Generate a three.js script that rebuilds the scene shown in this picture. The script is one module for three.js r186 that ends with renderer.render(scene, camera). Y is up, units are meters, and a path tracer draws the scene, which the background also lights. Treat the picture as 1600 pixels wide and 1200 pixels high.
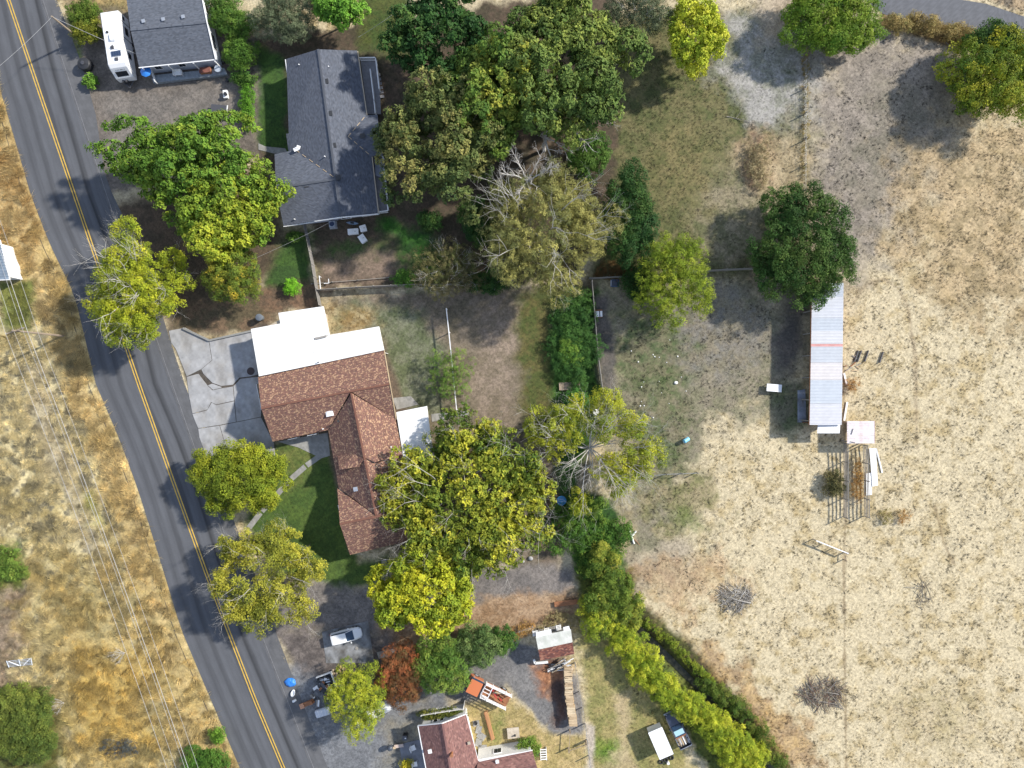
import * as THREE from 'three';
import { mergeGeometries } from 'three/addons/utils/BufferGeometryUtils.js';

// ---------------------------------------------------------------- camera, sky, sun, exposure
const SURVEY = 11, ALT = 97;               // survey plan: 11 units to the metre; the drone hovers 97 m up
const scene = new THREE.Scene();
const camera = new THREE.PerspectiveCamera(2 * Math.atan(600 / (SURVEY * ALT)) * 180 / Math.PI, 4 / 3, 1, 3000);
camera.position.set(0, ALT, 0); camera.up.set(0, 0, -1); camera.lookAt(0, 0, 0);
const renderer = new THREE.WebGLRenderer({ antialias: true });
renderer.toneMapping = THREE.LinearToneMapping;
renderer.toneMappingExposure = 1.4;
renderer.shadowMap.enabled = true;
{ // clear daytime sky
  const w = 256, h = 128, d = new Float32Array(w * h * 4);
  for (let j = 0; j < h; j++) {
    const el = Math.max(0, Math.sin(((j + 0.5) / h - 0.5) * Math.PI)), t = Math.pow(1 - el, 2.6);
    for (let i = 0; i < w; i++) {
      const k = (j * w + i) * 4;
      d[k] = 0.29 + 0.3 * t; d[k + 1] = 0.37 + 0.27 * t; d[k + 2] = 0.54 + 0.14 * t; d[k + 3] = 1;
    }
  }
  const sky = new THREE.DataTexture(d, w, h, THREE.RGBAFormat, THREE.FloatType);
  sky.mapping = THREE.EquirectangularReflectionMapping; sky.magFilter = sky.minFilter = THREE.LinearFilter; sky.needsUpdate = true;
  scene.background = sky; scene.environment = sky;
}
const sun = new THREE.DirectionalLight(new THREE.Color().setRGB(1, 0.945, 0.85), 5);
sun.position.set(1.4, 1.0, -0.68).normalize().multiplyScalar(180);
sun.castShadow = true; sun.shadow.radius = 4; sun.shadow.mapSize.set(4096, 4096);
Object.assign(sun.shadow.camera, { left: -110, right: 110, top: 110, bottom: -110, near: 10, far: 420 });
scene.add(sun); scene.add(sun.target);

// ---------------------------------------------------------------- helpers
const V = (x, y, z) => new THREE.Vector3(x, y, z);
const rng = s => () => { s |= 0; s = s + 0x6D2B79F5 | 0; let t = Math.imul(s ^ s >>> 15, 1 | s); t = t + Math.imul(t ^ t >>> 7, 61 | t) ^ t; return ((t ^ t >>> 14) >>> 0) / 4294967296; };
const clamp = (x, a = 0, b = 1) => x < a ? a : x > b ? b : x;
const sstep = (a, b, x) => { const t = clamp((x - a) / (b - a)); return t * t * (3 - 2 * t); };
const lerp = (a, b, t) => a + (b - a) * t;
// survey plan -> metres, for a point h metres above the ground
const P = (u, v, h = 0) => V((u - 800) / SURVEY * (1 - h / ALT), h, (v - 600) / SURVEY * (1 - h / ALT));
const lin1 = c => { c /= 255; return c <= 0.04045 ? c / 12.92 : Math.pow((c + 0.055) / 1.055, 2.4); };
const RGB = (r, g, b) => new THREE.Color().setRGB(r, g, b);

// noise
const PERM = new Uint8Array(512); { const r = rng(77), p = [...Array(256).keys()]; for (let i = 255; i > 0; i--) { const j = r() * (i + 1) | 0; [p[i], p[j]] = [p[j], p[i]]; } for (let i = 0; i < 512; i++) PERM[i] = p[i & 255]; }
function vnoise(x, y, wrap = 256) {
  const xf = Math.floor(x), yf = Math.floor(y), fx = x - xf, fy = y - yf, u = fx * fx * (3 - 2 * fx), v = fy * fy * (3 - 2 * fy);
  const x0 = ((xf % wrap) + wrap) % wrap, x1 = (x0 + 1) % wrap, y0 = ((yf % wrap) + wrap) % wrap, y1 = (y0 + 1) % wrap;
  const a = PERM[PERM[x0 & 255] + (y0 & 255)], b = PERM[PERM[x1 & 255] + (y0 & 255)], c = PERM[PERM[x0 & 255] + (y1 & 255)], e = PERM[PERM[x1 & 255] + (y1 & 255)];
  return (a + (b - a) * u + (c - a) * v + (a - b - c + e) * u * v) / 255;
}
const fbm = (x, y, o = 4, wrap = 256) => { let s = 0, a = 0.5, n = 0; for (let i = 0; i < o; i++) { s += a * vnoise(x, y, wrap); n += a; a *= 0.5; x *= 2; y *= 2; wrap = Math.min(256, wrap * 2); } return s / n; };

// textures
function makeTex(w, h, fn, { srgb = true, rep = [1, 1] } = {}) {
  const d = new Uint8Array(w * h * 4), c = [0, 0, 0];
  const enc = x => { x = clamp(x); return 255 * (srgb ? (x <= 0.0031308 ? x * 12.92 : 1.055 * Math.pow(x, 1 / 2.4) - 0.055) : x); };
  for (let j = 0; j < h; j++) for (let i = 0; i < w; i++) { fn(i / w, j / h, c, i, j); const k = (j * w + i) * 4; d[k] = enc(c[0]); d[k + 1] = enc(c[1]); d[k + 2] = enc(c[2]); d[k + 3] = 255; }
  const t = new THREE.DataTexture(d, w, h); t.wrapS = t.wrapT = THREE.RepeatWrapping; t.magFilter = THREE.LinearFilter; t.minFilter = THREE.LinearMipmapLinearFilter; t.generateMipmaps = true;
  if (srgb) t.colorSpace = THREE.SRGBColorSpace; t.repeat.set(...rep); t.needsUpdate = true; return t;
}
const M = {};
const std = (c, o = {}) => new THREE.MeshStandardMaterial({ color: Array.isArray(c) ? RGB(...c) : c, roughness: 0.85, ...o });
// a surface of colour c with mottling (metres per repeat in `size`)
function mottled(c, { amp = 0.3, size = 3, px = 256, grain = 0.2, rough = 0.85, streak = 1, bump = 0, tint = null, metal = 0 } = {}) {
  const r = rng((c[0] * 9999 + c[1] * 777 + size * 31) | 0), ox = (r() * 200) | 0;
  const t = makeTex(px, px, (u, v, o) => {
    const n = fbm(u * 8 + ox, v * 8 * streak, 4, 8) - 0.5, g = r() - 0.5, k = 1 + n * 2 * amp + g * grain, m = tint ? clamp(fbm(u * 4 + ox + 5, v * 4, 3, 4) * 2.6 - 1) : 0;
    for (let i = 0; i < 3; i++) o[i] = (tint ? lerp(c[i], tint[i], m) : c[i]) * k;
  }, { rep: [1 / size, 1 / size] });
  const m = std(0xffffff, { map: t, roughness: rough, metalness: metal });
  if (bump) { m.bumpMap = t; m.bumpScale = bump; }
  return m;
}

// geometry
const G = {
  box(w, h, d, x = 0, y = 0, z = 0, ry = 0) { const g = new THREE.BoxGeometry(w, h, d); if (ry) g.rotateY(ry); return g.translate(x, y, z); },
  rod(a, b, r0, r1 = r0, n = 6) {
    const d = b.clone().sub(a), L = d.length(), g = new THREE.CylinderGeometry(r1, r0, L, n, 1);
    g.translate(0, L / 2, 0); g.applyQuaternion(new THREE.Quaternion().setFromUnitVectors(V(0, 1, 0), d.normalize())); return g.translate(a.x, a.y, a.z);
  },
  beam(a, b, w, h) { // rectangular bar from a to b
    const d = b.clone().sub(a), L = d.length(), g = new THREE.BoxGeometry(w, h, L), m = new THREE.Matrix4();
    m.lookAt(b, a, Math.abs(d.y) > L * 0.99 ? V(1, 0, 0) : V(0, 1, 0)); g.applyMatrix4(m); const c = a.clone().add(b).multiplyScalar(0.5); return g.translate(c.x, c.y, c.z);
  },
  // flat polygon (3-D points) given thickness t below its upper face; uv in metres, v up the slope
  plate(pts, t = 0.1) {
    const n = V(0, 0, 0);
    for (let i = 0; i < pts.length; i++) { const a = pts[i], b = pts[(i + 1) % pts.length]; n.x += (a.y - b.y) * (a.z + b.z); n.y += (a.z - b.z) * (a.x + b.x); n.z += (a.x - b.x) * (a.y + b.y); }
    n.normalize(); if (n.y < -1e-4) { n.negate(); pts = [...pts].reverse(); }
    const e1 = Math.hypot(n.x, n.z) < 0.02 ? V(1, 0, 0) : V(n.z, 0, -n.x).normalize(), e2 = n.clone().cross(e1).normalize();
    const q = pts.map(p => new THREE.Vector2(p.dot(e1), p.dot(e2))), tri = THREE.ShapeUtils.triangulateShape(q, []), pos = [], uv = [];
    const push = (p, u, v) => { pos.push(p.x, p.y, p.z); uv.push(u, v); };
    const low = pts.map(p => p.clone().addScaledVector(n, -t));
    for (const f of tri) { const ccw = (q[f[1]].x - q[f[0]].x) * (q[f[2]].y - q[f[0]].y) - (q[f[1]].y - q[f[0]].y) * (q[f[2]].x - q[f[0]].x) > 0, ff = ccw ? f : [f[0], f[2], f[1]]; for (const k of ff) push(pts[k], q[k].x, q[k].y); for (const k of [...ff].reverse()) push(low[k], q[k].x, q[k].y); }
    for (let i = 0; i < pts.length; i++) { const j = (i + 1) % pts.length, L = pts[i].distanceTo(pts[j]); push(pts[i], 0, t); push(low[i], 0, 0); push(low[j], L, 0); push(pts[i], 0, t); push(low[j], L, 0); push(pts[j], L, t); }
    const g = new THREE.BufferGeometry(); g.setAttribute('position', new THREE.Float32BufferAttribute(pos, 3)); g.setAttribute('uv', new THREE.Float32BufferAttribute(uv, 2)); g.computeVertexNormals(); return g;
  },
  // upright prism on a plan outline
  prism(pts, y0, y1) { return G.plate(pts.map(p => V(p.x, y1, p.z)), y1 - y0); },
  sheet(pts, y) { return G.plate(pts.map(p => V(p.x, y, p.z)), 0.02); },
  ribbon(left, right, y) { // strip between two polylines of equal count; uv = metres across, metres along
    const pos = [], uv = [], idx = []; let s = 0;
    left.forEach((l, i) => { const r = right[i]; if (i) s += l.distanceTo(left[i - 1]); const w = l.distanceTo(r); pos.push(l.x, y, l.z, r.x, y, r.z); uv.push(0, s, w, s); if (i) { const k = i * 2; idx.push(k - 2, k - 1, k, k, k - 1, k + 1); } });
    const g = new THREE.BufferGeometry(); g.setAttribute('position', new THREE.Float32BufferAttribute(pos, 3)); g.setAttribute('uv', new THREE.Float32BufferAttribute(uv, 2)); g.setIndex(idx); g.computeVertexNormals();
    if (g.attributes.normal.getY(0) < 0) { for (let k = 0; k < idx.length; k += 3) [idx[k + 1], idx[k + 2]] = [idx[k + 2], idx[k + 1]]; g.setIndex(idx); g.computeVertexNormals(); }
    return g;
  },
  // body through cross-sections: [[x, [[z, y], ...]], ...]
  loft(secs, close = true) {
    const pos = [], idx = [], n = secs[0][1].length;
    for (const [x, pts] of secs) for (const [z, y] of pts) pos.push(x, y, z);
    for (let i = 0; i + 1 < secs.length; i++) for (let k = 0; k < n; k++) { const a = i * n + k, b = i * n + (k + 1) % n; idx.push(a, b, a + n, b, b + n, a + n); }
    if (close) for (const i of [0, secs.length - 1]) { const f = THREE.ShapeUtils.triangulateShape(secs[i][1].map(p => new THREE.Vector2(...p)), []); for (const t of f) idx.push(...(i ? [t[0], t[1], t[2]] : [t[0], t[2], t[1]]).map(k => i * n + k)); }
    let g = new THREE.BufferGeometry(); g.setAttribute('position', new THREE.Float32BufferAttribute(pos, 3)); g.setIndex(idx); g = g.toNonIndexed();
    g.computeVertexNormals(); g.setAttribute('uv', new THREE.Float32BufferAttribute(new Float32Array(g.attributes.position.count * 2), 2)); return g;
  },
};
const plain = g => { const k = g.index ? g.toNonIndexed() : g; for (const a of Object.keys(k.attributes)) if (!['position', 'normal', 'uv'].includes(a)) k.deleteAttribute(a); if (!k.attributes.uv) k.setAttribute('uv', new THREE.Float32BufferAttribute(new Float32Array(k.attributes.position.count * 2), 2)); return k; };
const join = gs => gs.length === 1 ? plain(gs[0]) : mergeGeometries(gs.map(plain));

// objects
const taken = {};
const numbered = n => { taken[n] = (taken[n] || 0) + 1; return taken[n] === 1 ? n : n + '_' + String(taken[n] - 1).padStart(3, '0'); };
function finish(o) { o.castShadow = o.receiveShadow = true; return o; }
function thing(name, label, category, base = V(0, 0, 0), group) {
  const o = new THREE.Group(); o.name = numbered(name); o.position.copy(base); o.userData = { label, category }; if (group) o.userData.group = group; scene.add(o); return o;
}
// part whose geometry is given in the world's metres; it is moved under its thing's base
function part(name, gs, mat, parent, extra) {
  const g = join(Array.isArray(gs) ? gs : [gs]), m = finish(new THREE.Mesh(g, mat)); let b = V(0, 0, 0);
  for (let p = parent; p; p = p.parent) b.add(p.position); g.translate(-b.x, -b.y, -b.z);
  m.name = name; if (extra) m.userData = extra; parent.add(m); return m;
}
// part given in the thing's own axes
function local(name, gs, mat, parent, extra) { const m = finish(new THREE.Mesh(join(Array.isArray(gs) ? gs : [gs]), mat)); m.name = name; if (extra) m.userData = extra; parent.add(m); return m; }
function single(name, label, category, gs, mat, group) { const o = thing(name, label, category, V(0, 0, 0), group); scene.remove(o); const m = finish(new THREE.Mesh(join(Array.isArray(gs) ? gs : [gs]), mat)); m.name = o.name; m.userData = o.userData; scene.add(m); return m; }
function setting(name, gs, mat) { const m = finish(new THREE.Mesh(join(Array.isArray(gs) ? gs : [gs]), mat)); m.name = numbered(name); m.userData = { kind: 'structure' }; scene.add(m); return m; }
const S = { kind: 'stuff' };
const heading = (du, dv) => Math.atan2(-dv, du);

// ---------------------------------------------------------------- ground: colours of soil and grass by place, some shade painted in
// photo-lit sRGB -> albedo
const KEY = 1.5;
const alb = c => c.map(x => lin1(x) / KEY);
const ROAD_L = [[-70, -150], [-8, 110], [47, 300], [75, 375], [117, 462], [150, 600], [185, 682], [215, 762], [258, 900], [282, 980], [322, 1075], [375, 1200], [430, 1330]];
const CENTRE = [[-38, -150], [13.5, 0], [64, 150], [115, 300], [166, 450], [217, 600], [270, 750], [324, 900], [399, 1095], [443, 1200], [498, 1330]];
const ROAD_R = [[15, -150], [64, 0], [113, 150], [162, 300], [214, 450], [266, 600], [319, 750], [370, 900], [445, 1092], [487, 1200], [541, 1330]];
const interp = (L, v) => { let i = 1; while (i < L.length - 1 && L[i][1] < v) i++; const [a, b] = [L[i - 1], L[i]]; return a[0] + (b[0] - a[0]) * (v - a[1]) / (b[1] - a[1]); };
const LAYERS = [
  // pasture, right side
  { p: [[1262, 40], [1480, 60], [1500, 200], [1420, 330], [1330, 430], [1262, 440]], s: 60, w: 50, c: [176, 164, 150], c2: [150, 140, 128], L: .1 },  // grey of a thin cloud shadow kept in the ground colour
  { p: [[1380, 130], [1480, 140], [1440, 260], [1350, 330], [1330, 240]], s: 45, w: 60, c: [150, 140, 120], c2: [120, 116, 96], o: .7 },  // faint tree shadow on the field, painted as a darker patch
  { p: [[1430, 210], [1640, 180], [1640, 520], [1480, 480], [1400, 380]], s: 50, w: 80, c: [206, 180, 138], c2: [160, 138, 98], o: .8, L: .16 },
  { p: [[930, 440], [1180, 430], [1260, 480], [1230, 640], [1110, 660], [1090, 740], [1080, 840], [985, 870], [950, 640]], s: 34, w: 50, c: [158, 148, 126], c2: [140, 136, 108], L: .1 },
  { e: [1100, 520, 110, 70], s: 40, w: 40, c: [140, 136, 130], c2: [150, 140, 120], o: .8 },  // grey of the walnut shadow painted into the paddock
  { e: [1010, 560, 60, 70], s: 30, w: 46, c: [92, 110, 66], c2: [130, 126, 96], o: .9, L: .14 },
  { e: [1035, 670, 26, 90], s: 20, w: 40, c: [96, 112, 66], c2: [136, 130, 100], o: .85, L: .14 },
  { e: [1060, 780, 60, 40], s: 22, w: 50, c: [138, 136, 86], c2: [170, 156, 118], o: .8, L: .16 },
  { e: [1070, 815, 18, 22], s: 14, w: 20, c: [112, 126, 62], c2: [150, 150, 100], o: .8, L: .16 },
  { p: [[975, 860], [1070, 850], [1080, 910], [985, 920]], s: 20, w: 26, c: [190, 176, 152], c2: [170, 156, 132], L: .05 },
  // upper pasture
  { p: [[960, 20], [1262, 20], [1258, 425], [925, 440], [930, 250]], s: 14, w: 16, c: [128, 122, 82], c2: [98, 104, 60], L: .16 },
  { p: [[1140, 20], [1262, 20], [1256, 210], [1170, 190], [1130, 110]], s: 30, w: 40, c: [184, 180, 174], c2: [150, 150, 136], o: .95, L: .08 },
  { p: [[1180, -20], [1262, -20], [1250, 60], [1190, 70]], s: 20, w: 20, c: [206, 188, 164], c2: [180, 164, 140], L: .06 },
  { p: [[1090, 300], [1256, 180], [1256, 420], [1110, 425]], s: 40, w: 50, c: [168, 156, 130], c2: [130, 126, 96], o: .85, L: .12 },
  { e: [1186, 255, 26, 46], s: 14, w: 22, c: [150, 122, 100], c2: [190, 160, 126], L: .2 },
  { p: [[1145, 240], [1256, 215], [1256, 300], [1200, 320], [1180, 270]], s: 26, w: 30, c: [206, 186, 150], c2: [180, 160, 124], o: .8 },
  { e: [1060, 260, 60, 70], s: 40, w: 30, c: [150, 136, 92], c2: [112, 110, 66], o: .7 },
  // middle gardens
  { p: [[505, 465], [930, 440], [945, 640], [870, 900], [620, 860], [600, 560]], s: 10, w: 10, c: [146, 132, 114], c2: [122, 112, 92], L: .06 },
  { p: [[520, 480], [575, 470], [660, 485], [690, 540], [690, 640], [620, 640], [600, 520], [520, 520]], s: 14, w: 14, c: [136, 138, 112], c2: [108, 116, 82], L: .1 },
  { p: [[515, 478], [590, 480], [590, 505], [530, 525]], s: 12, w: 18, c: [206, 184, 140], c2: [160, 130, 80], o: .8, L: .14 },
  { p: [[800, 460], [862, 455], [876, 640], [842, 690], [812, 640]], s: 12, w: 12, c: [88, 98, 46], c2: [110, 104, 58], L: .1 },
  { p: [[740, 470], [800, 465], [812, 640], [780, 690], [740, 640]], s: 18, w: 20, c: [164, 146, 128], c2: [138, 124, 104], L: .05 },
  { p: [[858, 465], [932, 455], [940, 640], [900, 760], [960, 780], [970, 880], [905, 890], [870, 780], [862, 640]], s: 8, w: 12, c: [70, 110, 38], c2: [48, 84, 30], L: .35 },
  { p: [[926, 460], [950, 460], [962, 620], [942, 640]], s: 6, w: 8, c: [120, 112, 104], c2: [100, 96, 90], L: .03 },
  { e: [850, 790, 26, 60], s: 14, w: 18, c: [128, 108, 92], c2: [104, 92, 80], L: .03 },
  // slate house yards
  { p: [[395, 60], [960, -20], [960, 300], [900, 440], [500, 452], [480, 350], [405, 240]], s: 8, w: 16, c: [104, 88, 72], c2: [84, 76, 58], L: .05 },
  { p: [[398, 70], [450, 90], [450, 235], [398, 230]], s: 8, w: 8, c: [72, 104, 40], c2: [56, 88, 34], L: .08 },
  { p: [[560, -40], [640, -40], [640, 90], [560, 80]], s: 14, w: 14, c: [76, 96, 40], c2: [92, 100, 46], L: .1 },
  { p: [[385, 380], [482, 362], [494, 470], [420, 470]], s: 12, w: 14, c: [74, 106, 42], c2: [62, 92, 40], L: .08 },
  { p: [[420, 448], [500, 438], [502, 480], [400, 500], [380, 480]], s: 10, w: 12, c: [142, 112, 88], c2: [110, 92, 74], L: .04 },
  { e: [606, 349, 14, 15], s: 8, w: 10, c: [72, 140, 34], c2: [58, 116, 30], L: .16 },
  { p: [[610, 350], [680, 360], [690, 440], [640, 450], [620, 400]], s: 16, w: 18, c: [62, 112, 36], c2: [48, 88, 32], L: .14 },
  { e: [560, 395, 60, 16], s: 14, w: 20, c: [80, 104, 50], c2: [112, 104, 76], o: .9, L: .1 },
  { p: [[500, 405], [600, 400], [640, 440], [505, 452]], s: 14, w: 20, c: [156, 134, 116], c2: [124, 108, 92], o: .9, L: .05 },
  // upper-left plot
  { p: [[86, -40], [200, -40], [400, 60], [400, 130], [404, 240], [340, 240], [200, 300], [150, 300], [130, 130]], s: 8, w: 10, c: [132, 122, 112], c2: [112, 104, 96], L: .02 },
  { p: [[100, -40], [205, -40], [205, 20], [150, 22], [120, 60]], s: 14, w: 14, c: [190, 164, 110], c2: [150, 136, 90], L: .2 },
  { e: [116, 72, 10, 24], s: 8, w: 8, c: [104, 124, 60], c2: [130, 120, 80], L: .12 },
  { p: [[160, 150], [390, 120], [400, 190], [180, 260]], s: 20, w: 16, c: [142, 134, 126], c2: [124, 118, 112], L: 0 },
  { p: [[150, 320], [420, 260], [440, 380], [400, 480], [340, 520], [262, 520], [230, 420]], s: 14, w: 14, c: [112, 94, 76], c2: [92, 80, 64], L: .04 },
  { p: [[275, 470], [400, 470], [440, 500], [395, 522], [330, 522], [268, 510]], s: 10, w: 10, c: [132, 108, 84], c2: [108, 96, 72], L: .06 },
  // brown house front
  { p: [[425, 690], [516, 685], [560, 880], [610, 860], [610, 905], [540, 925], [440, 900], [385, 820]], s: 8, w: 8, c: [92, 116, 48], c2: [76, 102, 42], L: .08 },
  { p: [[440, 690], [505, 700], [480, 760], [430, 770]], s: 14, w: 12, c: [128, 132, 70], c2: [96, 112, 52], o: .8 },
  // lanes, yards
  { p: [[380, 900], [560, 918], [700, 880], [900, 885], [905, 925], [760, 945], [640, 990], [480, 985], [420, 1000]], s: 10, w: 10, c: [146, 138, 132], c2: [126, 120, 116], L: .01 },
  { p: [[590, 975], [760, 935], [905, 925], [905, 965], [800, 985], [700, 1000], [600, 1025]], s: 10, w: 14, c: [190, 160, 128], c2: [162, 130, 98], L: .08 },
  { p: [[420, 980], [610, 985], [620, 1040], [560, 1080], [470, 1080]], s: 14, w: 14, c: [128, 118, 112], c2: [98, 90, 86], L: .03 },
  { p: [[430, 1040], [640, 1080], [700, 1070], [700, 1120], [650, 1140], [660, 1230], [500, 1240]], s: 14, w: 12, c: [138, 140, 144], c2: [122, 124, 128], L: 0 },
  { p: [[600, 1120], [660, 1100], [660, 1200], [600, 1200]], s: 22, w: 20, c: [158, 146, 120], c2: [140, 136, 124], o: .7, L: .04 },
  { p: [[730, 1030], [800, 1000], [840, 1010], [905, 1060], [915, 1150], [860, 1150], [790, 1070], [745, 1110], [700, 1090]], s: 6, w: 6, c: [144, 141, 138], c2: [128, 126, 125], L: 0 },
  { p: [[800, 1090], [868, 1150], [920, 1150], [920, 1230], [820, 1230], [735, 1180], [730, 1100]], s: 8, w: 14, c: [206, 182, 128], c2: [178, 160, 104], L: .1 },
  { e: [774, 1140, 12, 24], s: 10, w: 12, c: [140, 146, 78], c2: [170, 160, 100], L: .12 },
  { e: [862, 1055, 26, 30], s: 10, w: 14, c: [206, 150, 108], c2: [150, 100, 70], L: .04 },
  { e: [872, 1078, 12, 40], s: 8, w: 10, c: [110, 84, 72], c2: [86, 70, 64], L: .02 },
  { p: [[905, 985], [985, 1010], [1060, 1110], [1090, 1230], [925, 1230], [912, 1080]], s: 10, w: 12, c: [176, 162, 106], c2: [150, 146, 88], L: .12 },
  { e: [948, 1175, 26, 18], s: 10, w: 12, c: [132, 158, 52], c2: [110, 140, 50], L: .2 },
  { p: [[960, 1080], [985, 1080], [990, 1230], [930, 1230], [965, 1170]], s: 12, w: 14, c: [212, 190, 152], c2: [196, 176, 136], o: .8, L: .06 },
  { p: [[915, 1130], [930, 1135], [926, 1200], [918, 1200]], s: 4, w: 4, c: [214, 200, 182], c2: [196, 184, 168], L: 0 },
  { p: [[905, 890], [985, 890], [1000, 960], [1100, 1050], [1230, 1230], [1130, 1230], [960, 1010], [905, 960]], s: 8, w: 14, c: [112, 118, 48], c2: [90, 104, 44], L: .3 },
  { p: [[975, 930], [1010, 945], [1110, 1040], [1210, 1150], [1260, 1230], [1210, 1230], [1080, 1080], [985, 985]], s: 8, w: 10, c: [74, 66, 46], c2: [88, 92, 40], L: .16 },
  { p: [[262, 515], [330, 530], [395, 518], [430, 700], [420, 720], [340, 728]], s: 4, w: 2, c: [112, 102, 92], c2: [90, 84, 76], L: 0 },
  { p: [[392, 500], [600, 540], [640, 650], [660, 740], [650, 850], [545, 860], [510, 690], [430, 690]], s: 6, w: 2, c: [120, 104, 88], c2: [100, 90, 78], L: 0 },
  { p: [[990, 885], [1110, 860], [1150, 920], [1060, 960], [1000, 940]], s: 24, w: 60, c: [184, 146, 106], c2: [206, 176, 132], o: .55, L: .18 },
  { p: [[1100, 1010], [1170, 1060], [1260, 1140], [1290, 1210], [1230, 1210], [1160, 1110]], s: 16, w: 36, c: [206, 168, 110], c2: [160, 124, 84], o: .7, L: .24 },
  // marks in the big field
  { e: [1452, 1120, 66, 50], s: 34, w: 40, c: [176, 160, 110], c2: [206, 188, 150], o: .55, L: .2 },
  { line: [[1316, 560], [1322, 720], [1318, 900], [1322, 1230]], r: 1.6, s: 2, w: 3, c: [138, 116, 84], c2: [150, 130, 100], o: .65 },
  { line: [[1334, 470], [1352, 445], [1380, 436], [1404, 450], [1418, 480], [1430, 560], [1432, 700]], r: 2, s: 3, w: 3, c: [150, 130, 104], c2: [170, 150, 120], o: .55 },
  { line: [[1460, 790], [1475, 850], [1490, 880]], r: 1.2, s: 1.5, w: 2, c: [140, 120, 92], c2: [150, 130, 100], o: .6 },
  { e: [1232, 520, 20, 60], s: 14, w: 14, c: [112, 104, 96], c2: [96, 92, 86], L: .03 },
  { e: [1234, 640, 30, 40], s: 18, w: 16, c: [104, 112, 78], c2: [120, 118, 96], L: .12 },
  { p: [[1300, -40], [1380, 22], [1440, 36], [1500, 41], [1600, 58], [1760, 100], [1760, 66], [1600, 26], [1540, 6], [1480, -4], [1420, -10], [1340, -60]], s: 3, w: 1, c: [120, 116, 110], c2: [110, 106, 100], L: 0 },
  // upper-right bank and far side of the lane
  { p: [[1380, 20], [1600, 55], [1640, 70], [1640, 100], [1500, 75], [1370, 40]], s: 6, w: 8, c: [150, 122, 76], c2: [120, 104, 62], L: .3 },
  { p: [[1460, -60], [1700, -60], [1700, 40], [1560, 10]], s: 6, w: 6, c: [190, 166, 132], c2: [120, 110, 96], L: .14 },
];
const VERGE = [
  { p: [[-60, 60], [10, 120], [60, 300], [110, 430], [150, 600], [200, 720], [260, 880], [300, 1000], [370, 1190], [370, 1260], [330, 1260], [220, 1010], [150, 720], [60, 480], [-40, 330]], s: 14, w: 26, c: [232, 196, 124], c2: [188, 158, 100], L: .6, o: .6 },
  { p: [[-60, 130], [30, 250], [60, 400], [20, 420], [-60, 300]], s: 24, w: 40, c: [222, 196, 140], c2: [196, 160, 100], L: .6 },
  { p: [[0, 440], [50, 440], [56, 500], [40, 520], [0, 510]], s: 8, w: 8, c: [140, 142, 70], c2: [120, 126, 64], L: .3 },
  { p: [[118, 775], [146, 762], [160, 815], [132, 828]], s: 8, w: 10, c: [172, 172, 78], c2: [190, 176, 92], L: .4 },
  { p: [[40, 560], [70, 600], [180, 900], [300, 1190], [280, 1210], [150, 900], [40, 640]], s: 14, w: 24, c: [206, 190, 156], c2: [178, 164, 130], o: .8, L: .35 },
  { p: [[-60, 850], [25, 850], [45, 890], [20, 930], [-60, 930]], s: 14, w: 20, c: [112, 128, 56], c2: [132, 132, 66], L: .35 },
  { p: [[-60, 930], [40, 920], [36, 1010], [20, 1080], [-60, 1100]], s: 20, w: 30, c: [170, 148, 122], c2: [140, 124, 100], L: .2 },
  { p: [[40, 900], [180, 860], [270, 1010], [340, 1200], [100, 1240], [60, 1030]], s: 30, w: 60, c: [166, 150, 98], c2: [204, 176, 108], o: .75, L: .5 },
  { p: [[-60, 1080], [60, 1070], [100, 1130], [90, 1240], [-60, 1240]], s: 20, w: 24, c: [96, 104, 50], c2: [120, 116, 60], L: .35 },
  { p: [[120, 1020], [230, 1040], [230, 1160], [130, 1180]], s: 22, w: 40, c: [226, 188, 96], c2: [190, 158, 84], o: .7, L: .6 },
];
function toPoly(pts, u, v) { // signed distance, inside positive
  let best = 1e9, inside = false;
  for (let i = 0, j = pts.length - 1; i < pts.length; j = i++) {
    const [xi, yi] = pts[i], [xj, yj] = pts[j], ex = xj - xi, ey = yj - yi, t = clamp(((u - xi) * ex + (v - yi) * ey) / (ex * ex + ey * ey)), dx = u - xi - ex * t, dy = v - yi - ey * t;
    best = Math.min(best, dx * dx + dy * dy);
    if ((yi > v) !== (yj > v) && u < ex * (v - yi) / ey + xi) inside = !inside;
  }
  return (inside ? 1 : -1) * Math.sqrt(best);
}
const toLine = (pts, u, v) => { let best = 1e9; for (let i = 1; i < pts.length; i++) { const [xi, yi] = pts[i - 1], [xj, yj] = pts[i], ex = xj - xi, ey = yj - yi, t = clamp(((u - xi) * ex + (v - yi) * ey) / (ex * ex + ey * ey)); best = Math.min(best, Math.hypot(u - xi - ex * t, v - yi - ey * t)); } return best; };
const GW = 2048, GH = 1536, GU0 = -80, GV0 = -60, GSPAN = 1760, GSPANV = 1320;
const gcol = new Float32Array(GW * GH * 3), glen = new Float32Array(GW * GH);
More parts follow.
